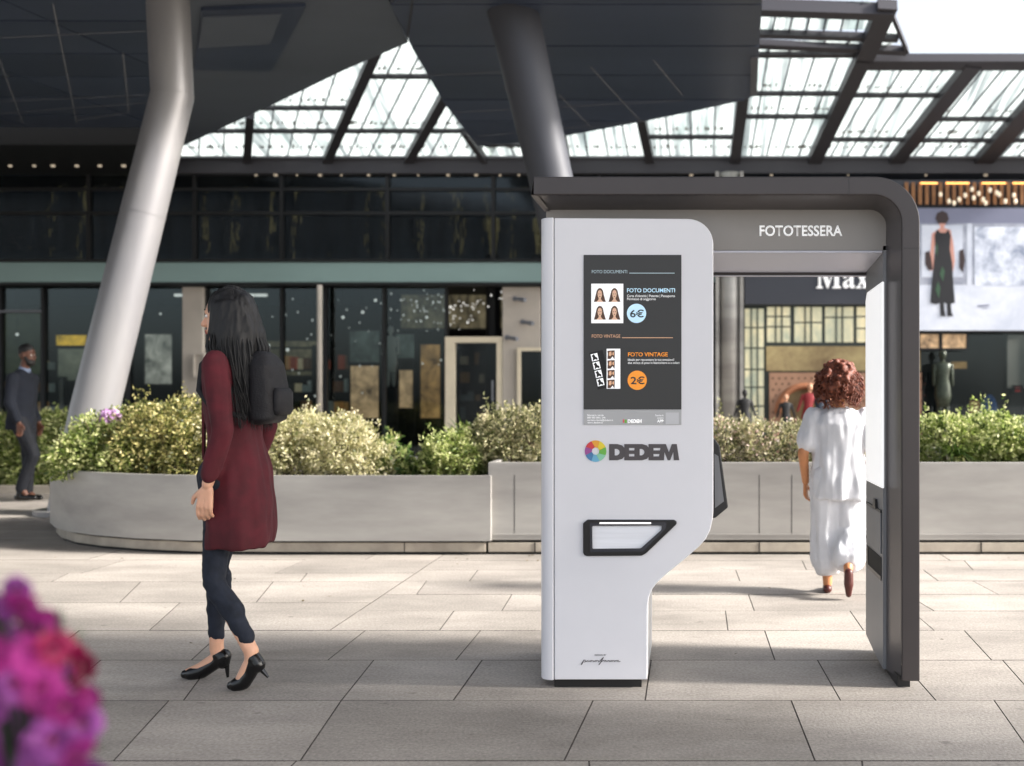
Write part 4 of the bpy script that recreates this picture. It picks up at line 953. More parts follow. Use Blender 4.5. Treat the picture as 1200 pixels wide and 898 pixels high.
# grooves
ob('frame_seam', M().box(X(995,F0)-.0008, X(995,F0)+.0008, F0-.0012, F0+.004, ZR+.002, ZTOP-.002), m_blk, bt)
ob('frame_seam', M().box(.946, 1.022, F0-.0012, F0+.004, Z(291,F0)-.0008, Z(291,F0)+.0008), m_blk, bt)
# header
HX0, HX1 = X(640,YH), .914
ZHB = Z(293.5, YH)
hd = ob('header_panel', M().box(HX0, HX1, YH, YH+.03, ZHB, ZH+.004), m_head, bt)
ob('header_trim', M().box(X(700,YH), X(1034,YH), YH-.006, YH+.02, ZHB-.012, ZHB-.003), m_soffb, bt, bev=.002)
ob('header_back', M().box(HX0, .9, YH+.03, YB_, ZHB+.02, ZTOP-.04), m_rim, bt)
text('lettering', 'FOTOTESSERA', X(890,YH), Z(276.5,YH), YH-.002, (276.5-264)/FPX*YH, m_txt, bt, width=(987-890)/FPX*YH, bold=.022)
# soffit: sloping underside with a raised lip at the back
zs = Z(320, YB_)
m = M(); xr_ = .898; m.add([(X(700,YH),YH+.005,ZHB-.0125),(xr_,YH+.005,ZHB-.0125),(xr_,YB_,zs),(X(700,YH),YB_,zs),(X(700,YH),YH+.005,ZHB+.03),(xr_,YH+.005,ZHB+.03),(xr_,YB_,ZHB+.03),(X(700,YH),YB_,ZHB+.03)], [(0,1,2,3),(0,4,5,1),(1,5,6,2),(2,6,7,3),(3,7,4,0),(4,7,6,5)])
ob('soffit', m, m_soffb, bt)
ob('soffit_lip', M().box(X(700,YH), xr_+.004, YB_-.012, YB_+.01, zs-.012, zs+.03), m_rim, bt)
ob('soffit_lip', M().box(X(700,YH), xr_+.004, YB_-.014, YB_+.012, zs-.018, zs-.0135), m_soffb, bt)
# right leg: inner face panel, light panel, drawer, tray
lg = ob('leg_panel', M().prism([(YH,.03),(YH+.25,.055),(YB_,.085),(YB_,zs+.03),(YH,ZHB+.02)], .9, .915, 'x'), m_leg, bt)
ob('leg_back', M().box(.916, 1.0, YB_-.02, YB_, .05, ZTOP-.2), m_legf, bt)
LXP = .899
def ly(px): return LXP*FPX/(px-SX)     # depth where the leg's inner plane appears at px
def lz(py, px): return CH-(py-SY)/FPX*ly(px)
y1_, y0_ = ly(1036.5), ly(1017)
z_t = lz(330,1036.5); z_b = lz(575,1036.5)
m = M(); pp = [(y1_, z_b+.01), (y0_, z_b+.01), (y0_, z_t-.05), (y0_-.04, z_t-.012), (y1_+.0, z_t)]
m.prism(pp, LXP-.012, LXP-.0005, 'x'); ob('light_panel', m, m_light, bt, bev=.004)
ob('card_drawer', M().box(LXP-.006, LXP-.0005, YH+.03, y0_+.02, lz(652,1036), lz(603,1036)), m_leg, bt, bev=.003)
ob('drawer_gap', M().box(LXP-.007, LXP-.0003, YH+.025, y0_+.02, lz(603,1036), lz(603,1036)+.012), m_blk, bt)
m = M(); m.prism([(YH+.12, lz(601,1036)), (YH+.2, lz(601,1036)), (YH+.18, lz(590,1036)), (YH+.14, lz(590,1036))], LXP-.012, LXP-.0005, 'x'); ob('drawer_latch', m, m_blk, bt)
za, zb_ = lz(681,1036), lz(656,1036)
ob('tray_dark_face', M().box(LXP-.0015, LXP-.0003, YH+.03, y0_+.03, za, zb_), m_dark, bt)  # flat dark sheet, its colour stands in for a shaded recess
ob('tray_lip', M().box(LXP-.004, LXP-.0016, YH+.03, y0_+.02, za-.010, za+.010), m_blk, bt)
ob('tray_lip', M().box(LXP-.004, LXP-.0016, y0_-.02, y0_+.02, za+.011, zb_), m_blk, bt)
ob('leg_plinth', M().box(.93, .985, F0+.02, YB_-.25, 0, .05), m_blk, bt)
# kiosk
kp = [(X(a,F0), Z(b,F0)) for a, b in [(649.5,797),(649.5,255.5)]]
def kprof(inset=0):
    P = [(649.5,796.8),(649.5,255.5),(806,256.5)] + [(806+30*math.sin(R(a)), 286.5-30*math.cos(R(a))) for a in range(10, 91, 10)] + [(836,598),(835.3,608),(832.5,621),(827,632),(819,641),(800,657.5),(781,673),(770,683),(764,691),(760.5,700),(759,711),(758.5,796.8)]
    return [(X(a,F0), Z(b,F0)) for a, b in P]
KP = kprof()
ks = thing
kf = ob('kiosk_front', M().prism(KP, F0, F0+.10, 'y'), m_white, bt, bev=.005, seg=3)
# left rounded strip
x0 = X(632.3,F0); x1 = X(648.8,F0); rr_ = .055
pf = [(x1, F0)] + [(x0+rr_-rr_*math.sin(R(a)), F0+rr_-rr_*math.cos(R(a))) for a in range(0, 91, 10)] + [(x0, YB_-.02), (x1, YB_-.02)]
m = M(); m.prism(pf, .034, Z(255,F0), 'z'); ob('kiosk_side_strip', m, m_white, bt, auto=30, bev=.004)
ob('kiosk_seam', M().box(X(648.8,F0)+.0004, X(649.5,F0)-.0002, F0+.004, F0+.1, .04, Z(256,F0)), m_blk, bt)
KB = [(p[0]-(.0015 if i > 2 else -.003), p[1]-(.01 if p[1] > 1.9 else 0)+(0.006 if p[1] < .2 else 0)) for i, p in enumerate(KP)]
ob('kiosk_body', M().prism(KB, F0+.101, YB_-.02, 'y'), m_whited, bt, auto=30)
ob('kiosk_plinth', M().box(X(649,F0), X(751.5,F0), F0+.02, YB_-.1, 0, .036), m_blk, bt)
# poster
pf0 = F0-.004
ps = ob('poster', M().box(X(684,F0), X(798.5,F0), pf0, F0-.0005, Z(480,F0), Z(299,F0)), m_scr, bt)
pfo = ob('poster_footer', M().box(X(684,F0), X(798.5,F0), pf0, F0-.0005, Z(498,F0), Z(480.2,F0)), m_scrf, bt)
yt = pf0-.0015
def PX(a): return X(a, F0)
def PZ_(b): return Z(b, F0)
def T(body, x0, x1, yb, yt_, mt, bold=0, par=ps): text('printed_text', body, PX(x0), PZ_(yb), yt, (yb-yt_)/FPX*F0, mt, par, width=(x1-x0)/FPX*F0, bold=bold, ext=.0004)
T('FOTO DOCUMENTI', 693.7, 735, 320.5, 316.6, m_pgrey); T('FOTO VINTAGE', 693.7, 727, 396, 392, m_ppeach)
def line(x0, x1, y, mt): ob('printed_line', M().box(PX(x0), PX(x1), yt-.0003, yt+.0003, PZ_(y+.4), PZ_(y-.4)), mt, ps)
line(737.5,790.5,320.4,m_pgrey); line(729,788.5,396,m_ppeach)
T('FOTO DOCUMENTI', 734.8, 791, 342.8, 338, m_pblue, .02); T('FOTO VINTAGE', 736, 782.5, 417.8, 413, m_porg, .02)
T('Carta d\'identità | Patente | Passaporto', 735, 791, 348.4, 345.4, m_pwhite); T('Permesso di soggiorno', 735, 768.5, 352, 349, m_pwhite)
T('Ideale per raccontare le tue emozioni!', 736, 790, 423, 420.2, m_pwhite); T('due strisce di pose in bianco/nero o a colori', 736, 796, 426.6, 423.8, m_pwhite)
def disc(cx, cy_, r, mt, par=ps, y=None, nm='printed_disc'): flat(nm, [[(PX(cx)+r/FPX*F0*math.cos(a), PZ_(cy_)+r/FPX*F0*math.sin(a)) for a in np.linspace(0, 2*math.pi, 40, endpoint=False)]], yt if y is None else y, mt, par, ext=.0003)
disc(746, 367.5, 11.3, m_pblue); disc(746.8, 445.8, 11.3, m_porg)
def T2(body, x0, x1, yb, yt_, mt, bold, shift): text('printed_text', body, PX(x0), PZ_(yb), yt-shift, (yb-yt_)/FPX*F0, mt, ps, width=(x1-x0)/FPX*F0, bold=bold, ext=.0004)
T2('6€', 738.5, 754.5, 372, 363.3, m_pdark, .015, .001); T2('2€', 739.2, 755.5, 450.2, 441.5, m_pdark, .015, .001)
ob('printed_card', M().box(PX(693), PX(730.5), yt-.0002, yt+.0003, PZ_(379), PZ_(332.8)), m_pwhite, ps)
def Fp(L_, cx, cy_, s=1): return [(PX(cx+a*s), PZ_(cy_+b*s)) for a, b in L_]
for cx in (703.1, 720.2):
    for cy_ in (346, 366.8):
        flat('printed_hair', [Fp([(-1.8,-7.4),(0,-8.2),(2,-7.4),(3.6,-5),(4.6,0),(6,5),(7,8),(-7,8),(-6,5),(-4.8,0),(-3.6,-5)], cx, cy_)], yt-.0008, m_hairp, ps, .0003)
        flat('printed_face', [Fp([(-2,-4.6),(0,-6),(2,-4.6),(2.7,-1),(2.1,2.2),(1.2,3.8),(1.6,5.5),(4,8),(-4,8),(-1.6,5.5),(-1.2,3.8),(-2.1,2.2),(-2.7,-1)], cx, cy_)], yt-.0016, m_facep, ps, .0003)
        flat('printed_features', [Fp([(-1.8,-1.5),(-.6,-1.5),(-.6,-.9),(-1.8,-.9)], cx, cy_), Fp([(.6,-1.5),(1.8,-1.5),(1.8,-.9),(.6,-.9)], cx, cy_), Fp([(-.9,1.6),(.9,1.6),(.5,2.2),(-.5,2.2)], cx, cy_)], yt-.0022, m_hairp, ps, .0003)
# photo strips
def rotp(L_, cx, cy_, a): c, s = math.cos(R(a)), math.sin(R(a)); return [(PX(cx+u*c-v*s), PZ_(cy_+u*s+v*c)) for u, v in L_]
rct = lambda x0, x1, y0, y1: [(x0,y0),(x1,y0),(x1,y1),(x0,y1)]
flat('printed_strip', [rotp(rct(-8,8,-22,22), 703.5, 433.5, -13)], yt, m_pblack, ps, .0003)
for k in range(4):
    flat('printed_frame', [rotp(rct(-7,1,-20+k*10,-11.5+k*10), 703.5, 433.5, -13)], yt-.0008, m_pwhite, ps, .0003)
    flat('printed_figure', [rotp([(-6,-12+k*10),(-5,-16+k*10),(-6.2,-18+k*10),(-3,-19.5+k*10),(-2,-16+k*10),(0,-14.5+k*10),(-.5,-12+k*10),(-3,-13.4+k*10)], 703.5, 433.5, -13)], yt-.0015, m_pblack, ps, .0003)
flat('printed_strip', [rotp(rct(-8,8,-23.4,23.4), 719, 432.3, 0)], yt-.0006, m_pwhite, ps, .0003)
for k in range(4):
    y_ = -21.5+k*11.4
    flat('printed_figure', [rotp([(-7,y_+10),(-6.6,y_+4),(-7,y_+.6),(-3,y_+.2),(1.4,y_),(1.6,y_+5),(1.2,y_+10.4),(-1,y_+7),(-3.5,y_+10)], 719, 432.3, 0)], yt-.0014, m_porgd if False else m_hairp, ps, .0003)
    flat('printed_figure', [rotp([(-5.5,y_+6),(-5,y_+2),(-2.5,y_+1.2),(-2,y_+5),(-3.6,y_+7)], 719, 432.3, 0), rotp([(-1.4,y_+5),(-1,y_+2.4),(.6,y_+2),(.8,y_+6)], 719, 432.3, 0)], yt-.002, m_ppeach, ps, .0003)
# footer: small lines, maker's name; the square code is left out
for i, (t_, w_) in enumerate((('Numero verde', 19), ('800 000 000 | 24h', 21), ('servizio.clienti@dedem.it', 30), ('www.dedem.it', 18))):
    T(t_, 688.5, 688.5+w_, 487.6+i*2.9, 485.5+i*2.9, m_pwhite, 0, pfo)
T('DEDEM', 735.6, 752, 495.6, 491.6, m_pwhite, .05, pfo); 
flat('printed_mark', [rotp(rct(-2.6,-.9,-2.3,1.7), 732.6, 493.8, 0)], yt, mat('logo_pinkish','#e0606a',.5), pfo, .0003); flat('printed_mark', [rotp(rct(-.5,2,-2.0,2), 732.6, 493.8, 0)], yt, mat('logo_leaf','#77b84a',.5), pfo, .0003)
T('Scarica la', 768, 777.5, 487.8, 485.6, m_pwhite, 0, pfo); T('nostra', 770.5, 777.5, 490.8, 488.7, m_pwhite, 0, pfo); T('APP', 770, 777.5, 495.2, 491.8, m_pwhite, .03, pfo)
ob('printed_plate', M().box(PX(780), PX(795.5), yt-.0002, yt+.0003, PZ_(497.3), PZ_(483.5)), mat('plate_grey','#c4c4c6',.5), pfo)
# big logo: eight aperture blades
LC = (698, 528.8); cols = ['#e8a23a','#e7cf3a','#6db34b','#8cc9a8','#6fb0cf','#4a7fae','#9c4f93','#cf3f45']
for k in range(8):
    a0 = 90-45*k; Rr, ri_ = 12.6, 4.6
    pts = []
    for i in range(6): a = a0+22-44*i/5; pts.append((LC[0]+Rr*math.cos(R(a)), LC[1]-Rr*math.sin(R(a))))
    q0 = a0-22-30; pts.append((LC[0]+ri_*math.cos(R(a0-22-14)), LC[1]-ri_*math.sin(R(a0-22-14)))); pts.append((LC[0]+ri_*math.cos(R(a0+22-8)), LC[1]-ri_*math.sin(R(a0+22-8))))
    flat('logo_blade', [[(PX(u), PZ_(v)) for u, v in pts]], F0-.002, mat('logo_colour', cols[k], .5), bt, .0005)
# DEDEM heavy letters
def dl(x, w_, L_): return [[(PX(x+u*w_), PZ_(539.5-v*19)) for u, v in p] for p in L_]
D_ = [[(0,0),(.5,0),(.78,.08),(.96,.28),(1,.5),(.96,.72),(.78,.92),(.5,1),(0,1)], [(.34,.3),(.34,.7),(.48,.7),(.6,.62),(.64,.5),(.6,.38),(.48,.3)]]
E_ = [[(0,0),(1,0),(1,.24),(.4,.24),(.4,.39),(.95,.39),(.95,.61),(.4,.61),(.4,.76),(1,.76),(1,1),(0,1)]]
M_ = [[(0,0),(.27,0),(.29,.5),(.44,0),(.56,0),(.71,.5),(.73,0),(1,0),(.88,1),(.64,1),(.5,.5),(.36,1),(.12,1)]]
flat('logo_letter', dl(713.8, 19.5, D_), F0-.0018, m_logo, bt, .0006); flat('logo_letter', dl(731.6, 14, E_), F0-.0027, m_logo, bt, .0006)
flat('logo_letter', dl(743.4, 18.5, D_), F0-.0018, m_logo, bt, .0006); flat('logo_letter', dl(760, 14.5, E_), F0-.0027, m_logo, bt, .0006); flat('logo_letter', dl(771.6, 24.5, M_), F0-.0018, m_logo, bt, .0006)
text('small_text', 'DESIGN BY', PX(697), PZ_(768.6), F0-.001, 1.9/FPX*F0, m_logo, bt, width=13.5/FPX*F0, ext=.0004)
# signature script drawn as a thin pen line
def pen(pts, r, mt, y=F0-.0015):
    P = [(PX(a), y, PZ_(b)) for a, b in pts]; return M().tube(P, r, 6, fl=.5)
sig = [(681,779),(683,775.5),(684.5,773),(683.2,776),(681.5,779.2),(684,774),(686.2,773.6),(686.4,775.2),(684.4,776),(687.5,775.2),(689.5,773.6),(688.7,775.8),(691,774.8),(692.5,773.6),(691.8,775.9),(694,773.8),(695.4,774),(694.8,775.9),(697,774.8),(698.5,773.6),(697.8,775.9),(700,773.8),(701.4,774),(700.8,775.9),(703.2,774.6),(706,771.4),(707.6,770),(706.4,772),(702.4,778.8),(701.6,779.2),(704,776),(707.5,773.8),(709.8,773.6),(707.6,775.8),(710.6,773.8),(710,775.9),(712.2,774.8),(713.6,773.6),(714.6,774.2),(713.6,775.9),(716,774.6),(717.2,773.6),(716.6,775.9),(718.8,773.8),(720.2,774),(719.6,775.9),(722,774),(724.2,773.6),(722.6,775.8),(725,773.8),(724.6,775.8),(727,775)]
ob('signature', pen(sig, .0016, m_logo), m_logo, bt)
# slot
so = [(686,611),(688.5,608.8),(790,609),(793,611),(793,614),(757,648.5),(752,651),(688,651.5),(684.5,650),(683.5,647),(683.5,613)]
si = [(694,616),(775.5,615.5),(775,621),(751,642.5),(694.5,643)]
sO = [(PX(a),PZ_(b)) for a,b in so]; sI = [(PX(a),PZ_(b)) for a,b in si]
fr = flat('slot_frame', [sO, sI], F0-.006, m_blk, bt, .006)
bvm = fr.modifiers.new('bv','BEVEL'); bvm.width = .004; bvm.segments = 2; bvm.limit_method = 'ANGLE'
sM = [(PX(720)+(x_-PX(720))*1.10, PZ_(629.5)+(z_-PZ_(629.5))*1.26) for x_, z_ in sI]
flat('slot_bevel', [sM, sI], F0-.0122, mat('slot_bevel_grey', '#34363d', .2), bt, .0006)
m = M(); nn = len(sI)
b_ = [(x_*.96+PX(722)*.04, z_*.96+PZ_(630)*.04) for x_, z_ in sI]
m.add([(p[0],F0-.001,p[1]) for p in sI]+[(p[0],F0-.0008,p[1]) for p in b_],[tuple(range(nn))]); ob('slot_tray', M().prism(sI, F0-.0035, F0-.001, 'y'), mat('slot_tray_white','#e8e9ee',.25,var=.1,vscale=12,stretch=(.1,1,2)), bt)
ob('slot_light', M().box(PX(703), PX(763), F0-.0165, F0-.013, PZ_(613.6), PZ_(611.8)), m_lampw, bt)
# dark console behind the kiosk
cn = M(); Ycn = 4.9
cp = [(X(800,Ycn),Z(515,Ycn)),(X(836.5,Ycn),Z(513,Ycn)),(X(842,Ycn),Z(520,Ycn)),(X(851.5,Ycn),Z(590,Ycn)),(X(837,Ycn),Z(602,Ycn)),(X(800,Ycn),Z(602,Ycn))]
ob('console', M().prism(cp, 4.72, 4.98, 'y'), m_blks, bt, bev=.006)
cp2 = [(X(837,4.7),Z(532,4.7)),(X(842,4.7),Z(535,4.7)),(X(848.5,4.7),Z(588,4.7)),(X(838,4.7),Z(596,4.7))]
ob('console_screen', M().prism(cp2, 4.712, 4.719, 'y'), m_leg, bt)

#PEOPLE
exec_people = True
# ------------------------------------------------------------------ people
def fuse(name, m, mt, parent, voxel=.008, sm=3, wrinkle=0, wscale=8, wst=(1,1,1)):
    me = m.mesh(name); o = link('tmp', me); r = o.modifiers.new('r', 'REMESH'); r.mode = 'VOXEL'; r.voxel_size = voxel; r.use_smooth_shade = True
    if sm: s = o.modifiers.new('s', 'SMOOTH'); s.iterations = sm; s.factor = .5
    me2 = evalmesh(o, name); bpy.data.objects.remove(o)
    if wrinkle:
        nv = len(me2.vertices); co = np.empty(nv*3, 'f'); me2.vertices.foreach_get('co', co); co = co.reshape(-1,3)
        no = np.empty(nv*3, 'f'); me2.vertices.foreach_get('normal', no); no = no.reshape(-1,3)
        d = np.array([noise.noise(Vector((c[0]*wscale*wst[0], c[1]*wscale*wst[1], c[2]*wscale*wst[2]))) + .5*noise.noise(Vector((c[0]*wscale*2.3*wst[0]+5, c[1]*wscale*2.3*wst[1], c[2]*wscale*2.3*wst[2]))) for c in co])
        co += no*(d*wrinkle)[:,None]; me2.vertices.foreach_set('co', co.ravel()); me2.update()
    me2.materials.clear(); me2.materials.append(mt); me2.shade_smooth()
    o = bpy.data.objects.new(name, me2); C.objects.link(o); o.parent = parent
    return o
def chain(m, pts, rs, n=12):
    for i in range(len(pts)-1): m.cap(pts[i], pts[i+1], rs[i], rs[i+1], n)
def hand(m, wr, d, s, k=1.0, curl=.5):
    # wr wrist, d pointing to the fingertips, s sideways towards the thumb
    d = Vector(d).normalized(); s = Vector(s); s = (s-d*s.dot(d)).normalized(); nn = d.cross(s)
    wr = Vector(wr); pc = wr + d*.045*k
    for off_ in (-.028,-.01,.01,.027): m.cap(wr+d*.012*k+s*off_*.6*k, wr+d*.085*k+s*off_*k, .015*k, .0125*k, 8)
    for i, (off_, L) in enumerate(((.03,.068),(.01,.076),(-.01,.071),(-.029,.055))):
        b = wr+d*.088*k+s*off_*k; a1 = curl*.5+.08*i; a2 = curl*1.3+.1*i
        p1 = b+(d*math.cos(a1)+nn*math.sin(a1))*L*.5*k; p2 = p1+(d*math.cos(a2)+nn*math.sin(a2))*L*.5*k
        m.cap(b,p1,.0098*k,.0088*k,8); m.cap(p1,p2,.0088*k,.0075*k,8)
    tb = wr+d*.025*k+s*.03*k; t1 = tb+(d*.7+s*.7+nn*.2).normalized()*.038*k; t2 = t1+(d*.95+s*.25+nn*.3).normalized()*.03*k
    m.cap(tb,t1,.0135*k,.011*k,8); m.cap(t1,t2,.011*k,.0085*k,8)
def head(m, c, k=1.0, fwd=(1,0,0)):
    f = Vector(fwd).normalized(); s = Vector((-f.y, f.x, 0)); c = Vector(c)
    rot = Matrix((f, s, Vector((0,0,1)))).transposed()
    def q(a, b, z): return c+f*a*k+s*b*k+Vector((0,0,z*k))
    m.ell(q(-.008,0,.03), (.098*k,.077*k,.095*k), 20, 14, rot); m.ell(q(.02,0,-.03), (.068*k,.06*k,.085*k), 18, 12, rot)
    m.ell(q(.055,0,-.085), (.028*k,.034*k,.025*k), 12, 8, rot)
    m.cap(q(.086,0,.012), q(.108,0,-.026), .009*k, .0135*k, 8); m.ell(q(.099,0,-.03),(.012*k,.018*k,.010*k),10,8,rot)
    m.cap(q(.078,-.03,.028), q(.078,.03,.028), .012*k, .012*k, 8)
    m.cap(q(.080,-.018,-.057), q(.080,.018,-.057), .0075*k, .0075*k, 8); m.cap(q(.078,-.015,-.066), q(.078,.015,-.066), .008*k, .008*k, 8)
    for sg_ in (-1, 1):
        m.ell(q(-.002, .077*sg_, -.005), (.018*k,.010*k,.031*k), 10, 8, rot)
    return q, rot
def face_bits(q, rot, k, parent, lips, white, iris):
    for sg_ in (-1, 1):
        e = M(); e.ell(q(.074,.031*sg_,.008), (.012*k,.014*k,.0085*k), 12, 8, rot); eo = ob('eye', e, white, parent, smooth=True)
        e = M(); e.ell(q(.0825,.031*sg_,.008), (.0048*k,.006*k,.006*k), 10, 8, rot); ob('iris', e, iris, eo, smooth=True)
    e = M(); e.cap(q(.087,-.02,-.057), q(.087,.02,-.057), .0045*k, .0045*k, 8); e.cap(q(.086,-.017,-.066), q(.086,.017,-.066), .0055*k,.0055*k,8); ob('lips', e, lips, parent, smooth=True)
    for sg_ in (-1,1):
        e = M(); e.cap(q(.088,.016*sg_,.036), q(.08,.046*sg_,.036), .005*k, .003*k, 6); ob('eyebrow', e, iris, parent, smooth=True)
def skin(name, c, r=.5):
    m = mat(name, c, r, var=.05, vscale=20); m.node_tree.nodes['Principled BSDF'].inputs['Subsurface Weight'].default_value = .12; m.node_tree.nodes['Principled BSDF'].inputs['Subsurface Radius'].default_value = (.02,.008,.005); return m
m_skl = skin('skin_light', '#d9a689'); m_skd = skin('skin_dark', '#5f3c2c'); m_skt = skin('skin_tan', '#c08358')
m_eye = mat('eye_white', '#e8e4e0', .2); m_iris = mat('iris_brown', '#1b100a', .2); m_lip = mat('lip', '#9c4b48', .4); m_lipd = mat('lip_dark', '#4f2a24', .4)
m_coat = mat('coat_dark_red', '#4d0d19', .85, var=.25, vscale=9, bump=.15, bscale=300); m_jean = mat('jeans_dark', '#171d2a', .85, var=.25, vscale=25, bump=.2, bscale=400)
m_hairk = mat('hair_black', '#0b090a', .6, var=.3, vscale=60, stretch=(3,3,.4)); m_shoe = mat('shoe_black', '#08080a', .25); m_bag = mat('bag_black', '#0d0b10', .7, bump=.3, bscale=120)
m_navy = mat('suit_navy', '#0c1320', .9, var=.15, vscale=12, bump=.1, bscale=300); m_navyd = mat('trousers_navy', '#090e18', .8, var=.15, vscale=12); m_shirt = mat('shirt_blue', '#7886a0', .8)
m_whc = mat('blouse_white', '#cfd0d5', .8, var=.04, vscale=10, bump=.1, bscale=200); m_hairb = mat('hair_auburn', '#4a2316', .6, col2='#7a3c22', vscale=50); m_sole = mat('shoe_brown', '#4a1c16', .4)

# --- woman in dark red, walking left (local +x is her forward)
def shoe(m, ank, toe, heelz=.0, w_=.038, heel=True, floor=0):
    a = Vector(ank); t_ = Vector(toe); d = Vector((t_.x-a.x, 0, 0)).normalized(); 
    hb_ = a + Vector((-.03*d.x if d.x else 0, 0, -.055))
    m.cap(hb_, hb_.lerp(t_, .55), .032, .03, 10); m.cap(hb_.lerp(t_,.55), t_, .03, .02, 10)
    return hb_
W = thing('person', 'long dark-haired woman in dark red coat, skinny jeans and black heels', 'person', (X(272,4.6), 4.57, 0), math.pi)
# nearer leg (trailing, heel up): she faces -X so her left side (+y local) is towards the camera
b = M()
hip1, kn1, an1, toe1 = (.0,.085,.95), (.03,.09,.47), (-.15,.10,.17), (-.09,.10,.018)
hip2, kn2, an2, toe2 = (.0,-.085,.95), (.10,-.085,.50), (.10,-.085,.14), (.18,-.085,.025)
q, rot = head(b, (0.015,0,1.63), 1.0)
b.cap((-.02,0,1.44),(0,0,1.56),.052,.05,12)
b.loft([(-.02,0,.88,.08,.12),(-.02,0,.98,.08,.13),(-.01,0,1.12,.07,.11),(-.015,0,1.3,.08,.13),(-.015,0,1.42,.08,.15),(-.015,0,1.475,.06,.08)], 24)
chain(b, [hip1, kn1, an1], [.06,.04,.033])
chain(b, [hip2, kn2, an2], [.06,.04,.033])
# feet
chain(b, [an1, (-.15,.10,.13), (-.105,.10,.05), (-.08,.10,.025)], [.034,.03,.028,.018]); chain(b, [an2, (.09,-.085,.10), (.18,-.085,.045), (.24,-.085,.03)], [.034,.03,.028,.018])
# arms
sh1, el1, wr1 = (-.02,.18,1.42), (-.07,.215,1.14), (.0,.215,.91); sh2, el2, wr2 = (-.02,-.18,1.42), (-.09,-.22,1.15), (-.02,-.2,.92)
chain(b, [sh1,el1,wr1],[.05,.038,.026]); chain(b, [sh2,el2,wr2],[.05,.038,.026])
hand(b, (.003,.215,.895), (.15,0,-1), (1,0,.2), 1.0, .6); hand(b, (-.02,-.2,.905), (.1,0,-1), (1,0,.2), 1.0, .6)
fuse('body', b, m_skl, W, .0055, 2)
face_bits(q, rot, 1, W, m_lip, m_eye, m_iris)
c_ = M()
c_.loft([(-.05,0,.62,.145,.18),(-.055,0,.68,.148,.185),(-.055,0,.8,.142,.185),(-.045,0,.95,.13,.18),(-.03,0,1.1,.11,.155),(-.02,0,1.25,.115,.165),(-.02,0,1.38,.112,.18),(-.02,0,1.45,.09,.14),(-.02,0,1.495,.065,.08),(-.015,0,1.52,.06,.07)], 36)
chain(c_, [sh1,el1,(-.01,.215,.95)],[.062,.05,.042]); chain(c_, [sh2,el2,(-.03,-.205,.96)],[.062,.05,.042])
c_.cap((.07,.0,1.46),(.105,.0,1.2),.035,.03,10)
fuse('coat', c_, m_coat, W, .009, 4, .014, 9, (1.2,1.2,.3))
for bz in (1.30,1.16,1.02): ob('button', M().ell((.108 if bz > 1.1 else .1, -.0, bz), (.008,.012,.012), 8, 6), m_shoe, W, smooth=True)
ob('coat_lapel', M().prism([(.112,1.44),(.128,1.25),(.125,1.0),(.118,1.0),(.112,1.25)], -.01, .01, 'y'), m_coat, W)
j = M(); chain(j, [(0,.085,.93), kn1, (an1[0]+.022,.10,.225)],[.078,.052,.038]); chain(j, [(kn1[0]-.02,kn1[1],kn1[2]-.04), (-.07,.095,.34)], [.053,.048]); chain(j, [(0,-.085,.93), kn2, (an2[0]+.0,-.085,.20)],[.078,.052,.038]); chain(j, [(kn2[0]-.02,kn2[1],kn2[2]-.04), (.085,-.085,.34)], [.053,.048]); j.cap((0,-.07,.93),(0,.07,.93),.115,.115)
fuse('jeans', j, m_jean, W, .008, 3, .005, 16, (1,1,1.5))
for an, pts, sp in ((an1, [(-.165,.10,.115),(-.145,.10,.075),(-.115,.10,.035),(-.08,.10,.022),(-.055,.10,.02)], ((-.175,.10,.115),(-.23,.10,.055))), (an2, [(.065,-.085,.10),(.11,-.085,.07),(.17,-.085,.035),(.22,-.085,.022),(.255,-.085,.02)], ((.055,-.085,.11),(.045,-.085,.006)))):
    s_ = M(); chain(s_, pts, [.036,.032,.034,.032,.02]); s_.cap((an[0]-.01,an[1],an[2]-.03), (an[0]-.03,an[1],an[2]-.06), .034, .036)
    so_ = fuse('shoe', s_, m_shoe, W, .005, 2); ob('heel', M().tube([sp[0], sp[1]], [.018,.006], 10), m_shoe, so_)
h_ = M()
h_.ell((-.012,0,1.675), (.112,.092,.098), 20, 12)
for i in range(26):
    a = R(60+240*i/25); yy = math.sin(a); xx = math.cos(a)
    p0 = (-.012+xx*.085, yy*.075, 1.68); p1 = (-.03+xx*.10, yy*.10, 1.56); p2 = (-.065+xx*.07, yy*.11, 1.42); p3 = (-.105+xx*.045+random.uniform(-.01,.01), yy*.10, 1.24+random.uniform(-.04,.03))
    chain(h_, [p0,p1,p2,p3], [.032,.034,.032,.014], 8)
ho = fuse('hair', h_, m_hairk, W, .007, 2, .008, 26, (1.5,1.5,.25))
m = M()
for i in range(260):
    a = R(random.uniform(50,310)); xx, yy = math.cos(a), math.sin(a); t0 = random.uniform(.0,1); f = random.uniform(.9,1.22); e_ = random.uniform(-.012,.012)
    m.tube([(-.012+xx*.088*t0, yy*.08*t0, 1.68+.098*math.sqrt(max(0,1-t0*t0))), (-.02+xx*.115, yy*.108, 1.60), (-.035+xx*.122*f, yy*.125*f, 1.50), (-.07+xx*.095*f+e_, yy*.13*f, 1.36), (-.115+xx*.06*f+e_*2, yy*.12*f+e_, 1.18+random.uniform(-.06,.08))], [.003,.003,.003,.0025,.0012], 4, cap=False)
ob('strands', m, m_hairk, ho, smooth=True)['kind'] = 'stuff'
B = thing('backpack', 'black rucksack carried on back of woman in dark red coat', 'bag', (X(272,4.6)+.175, 4.57, 1.16), math.pi)
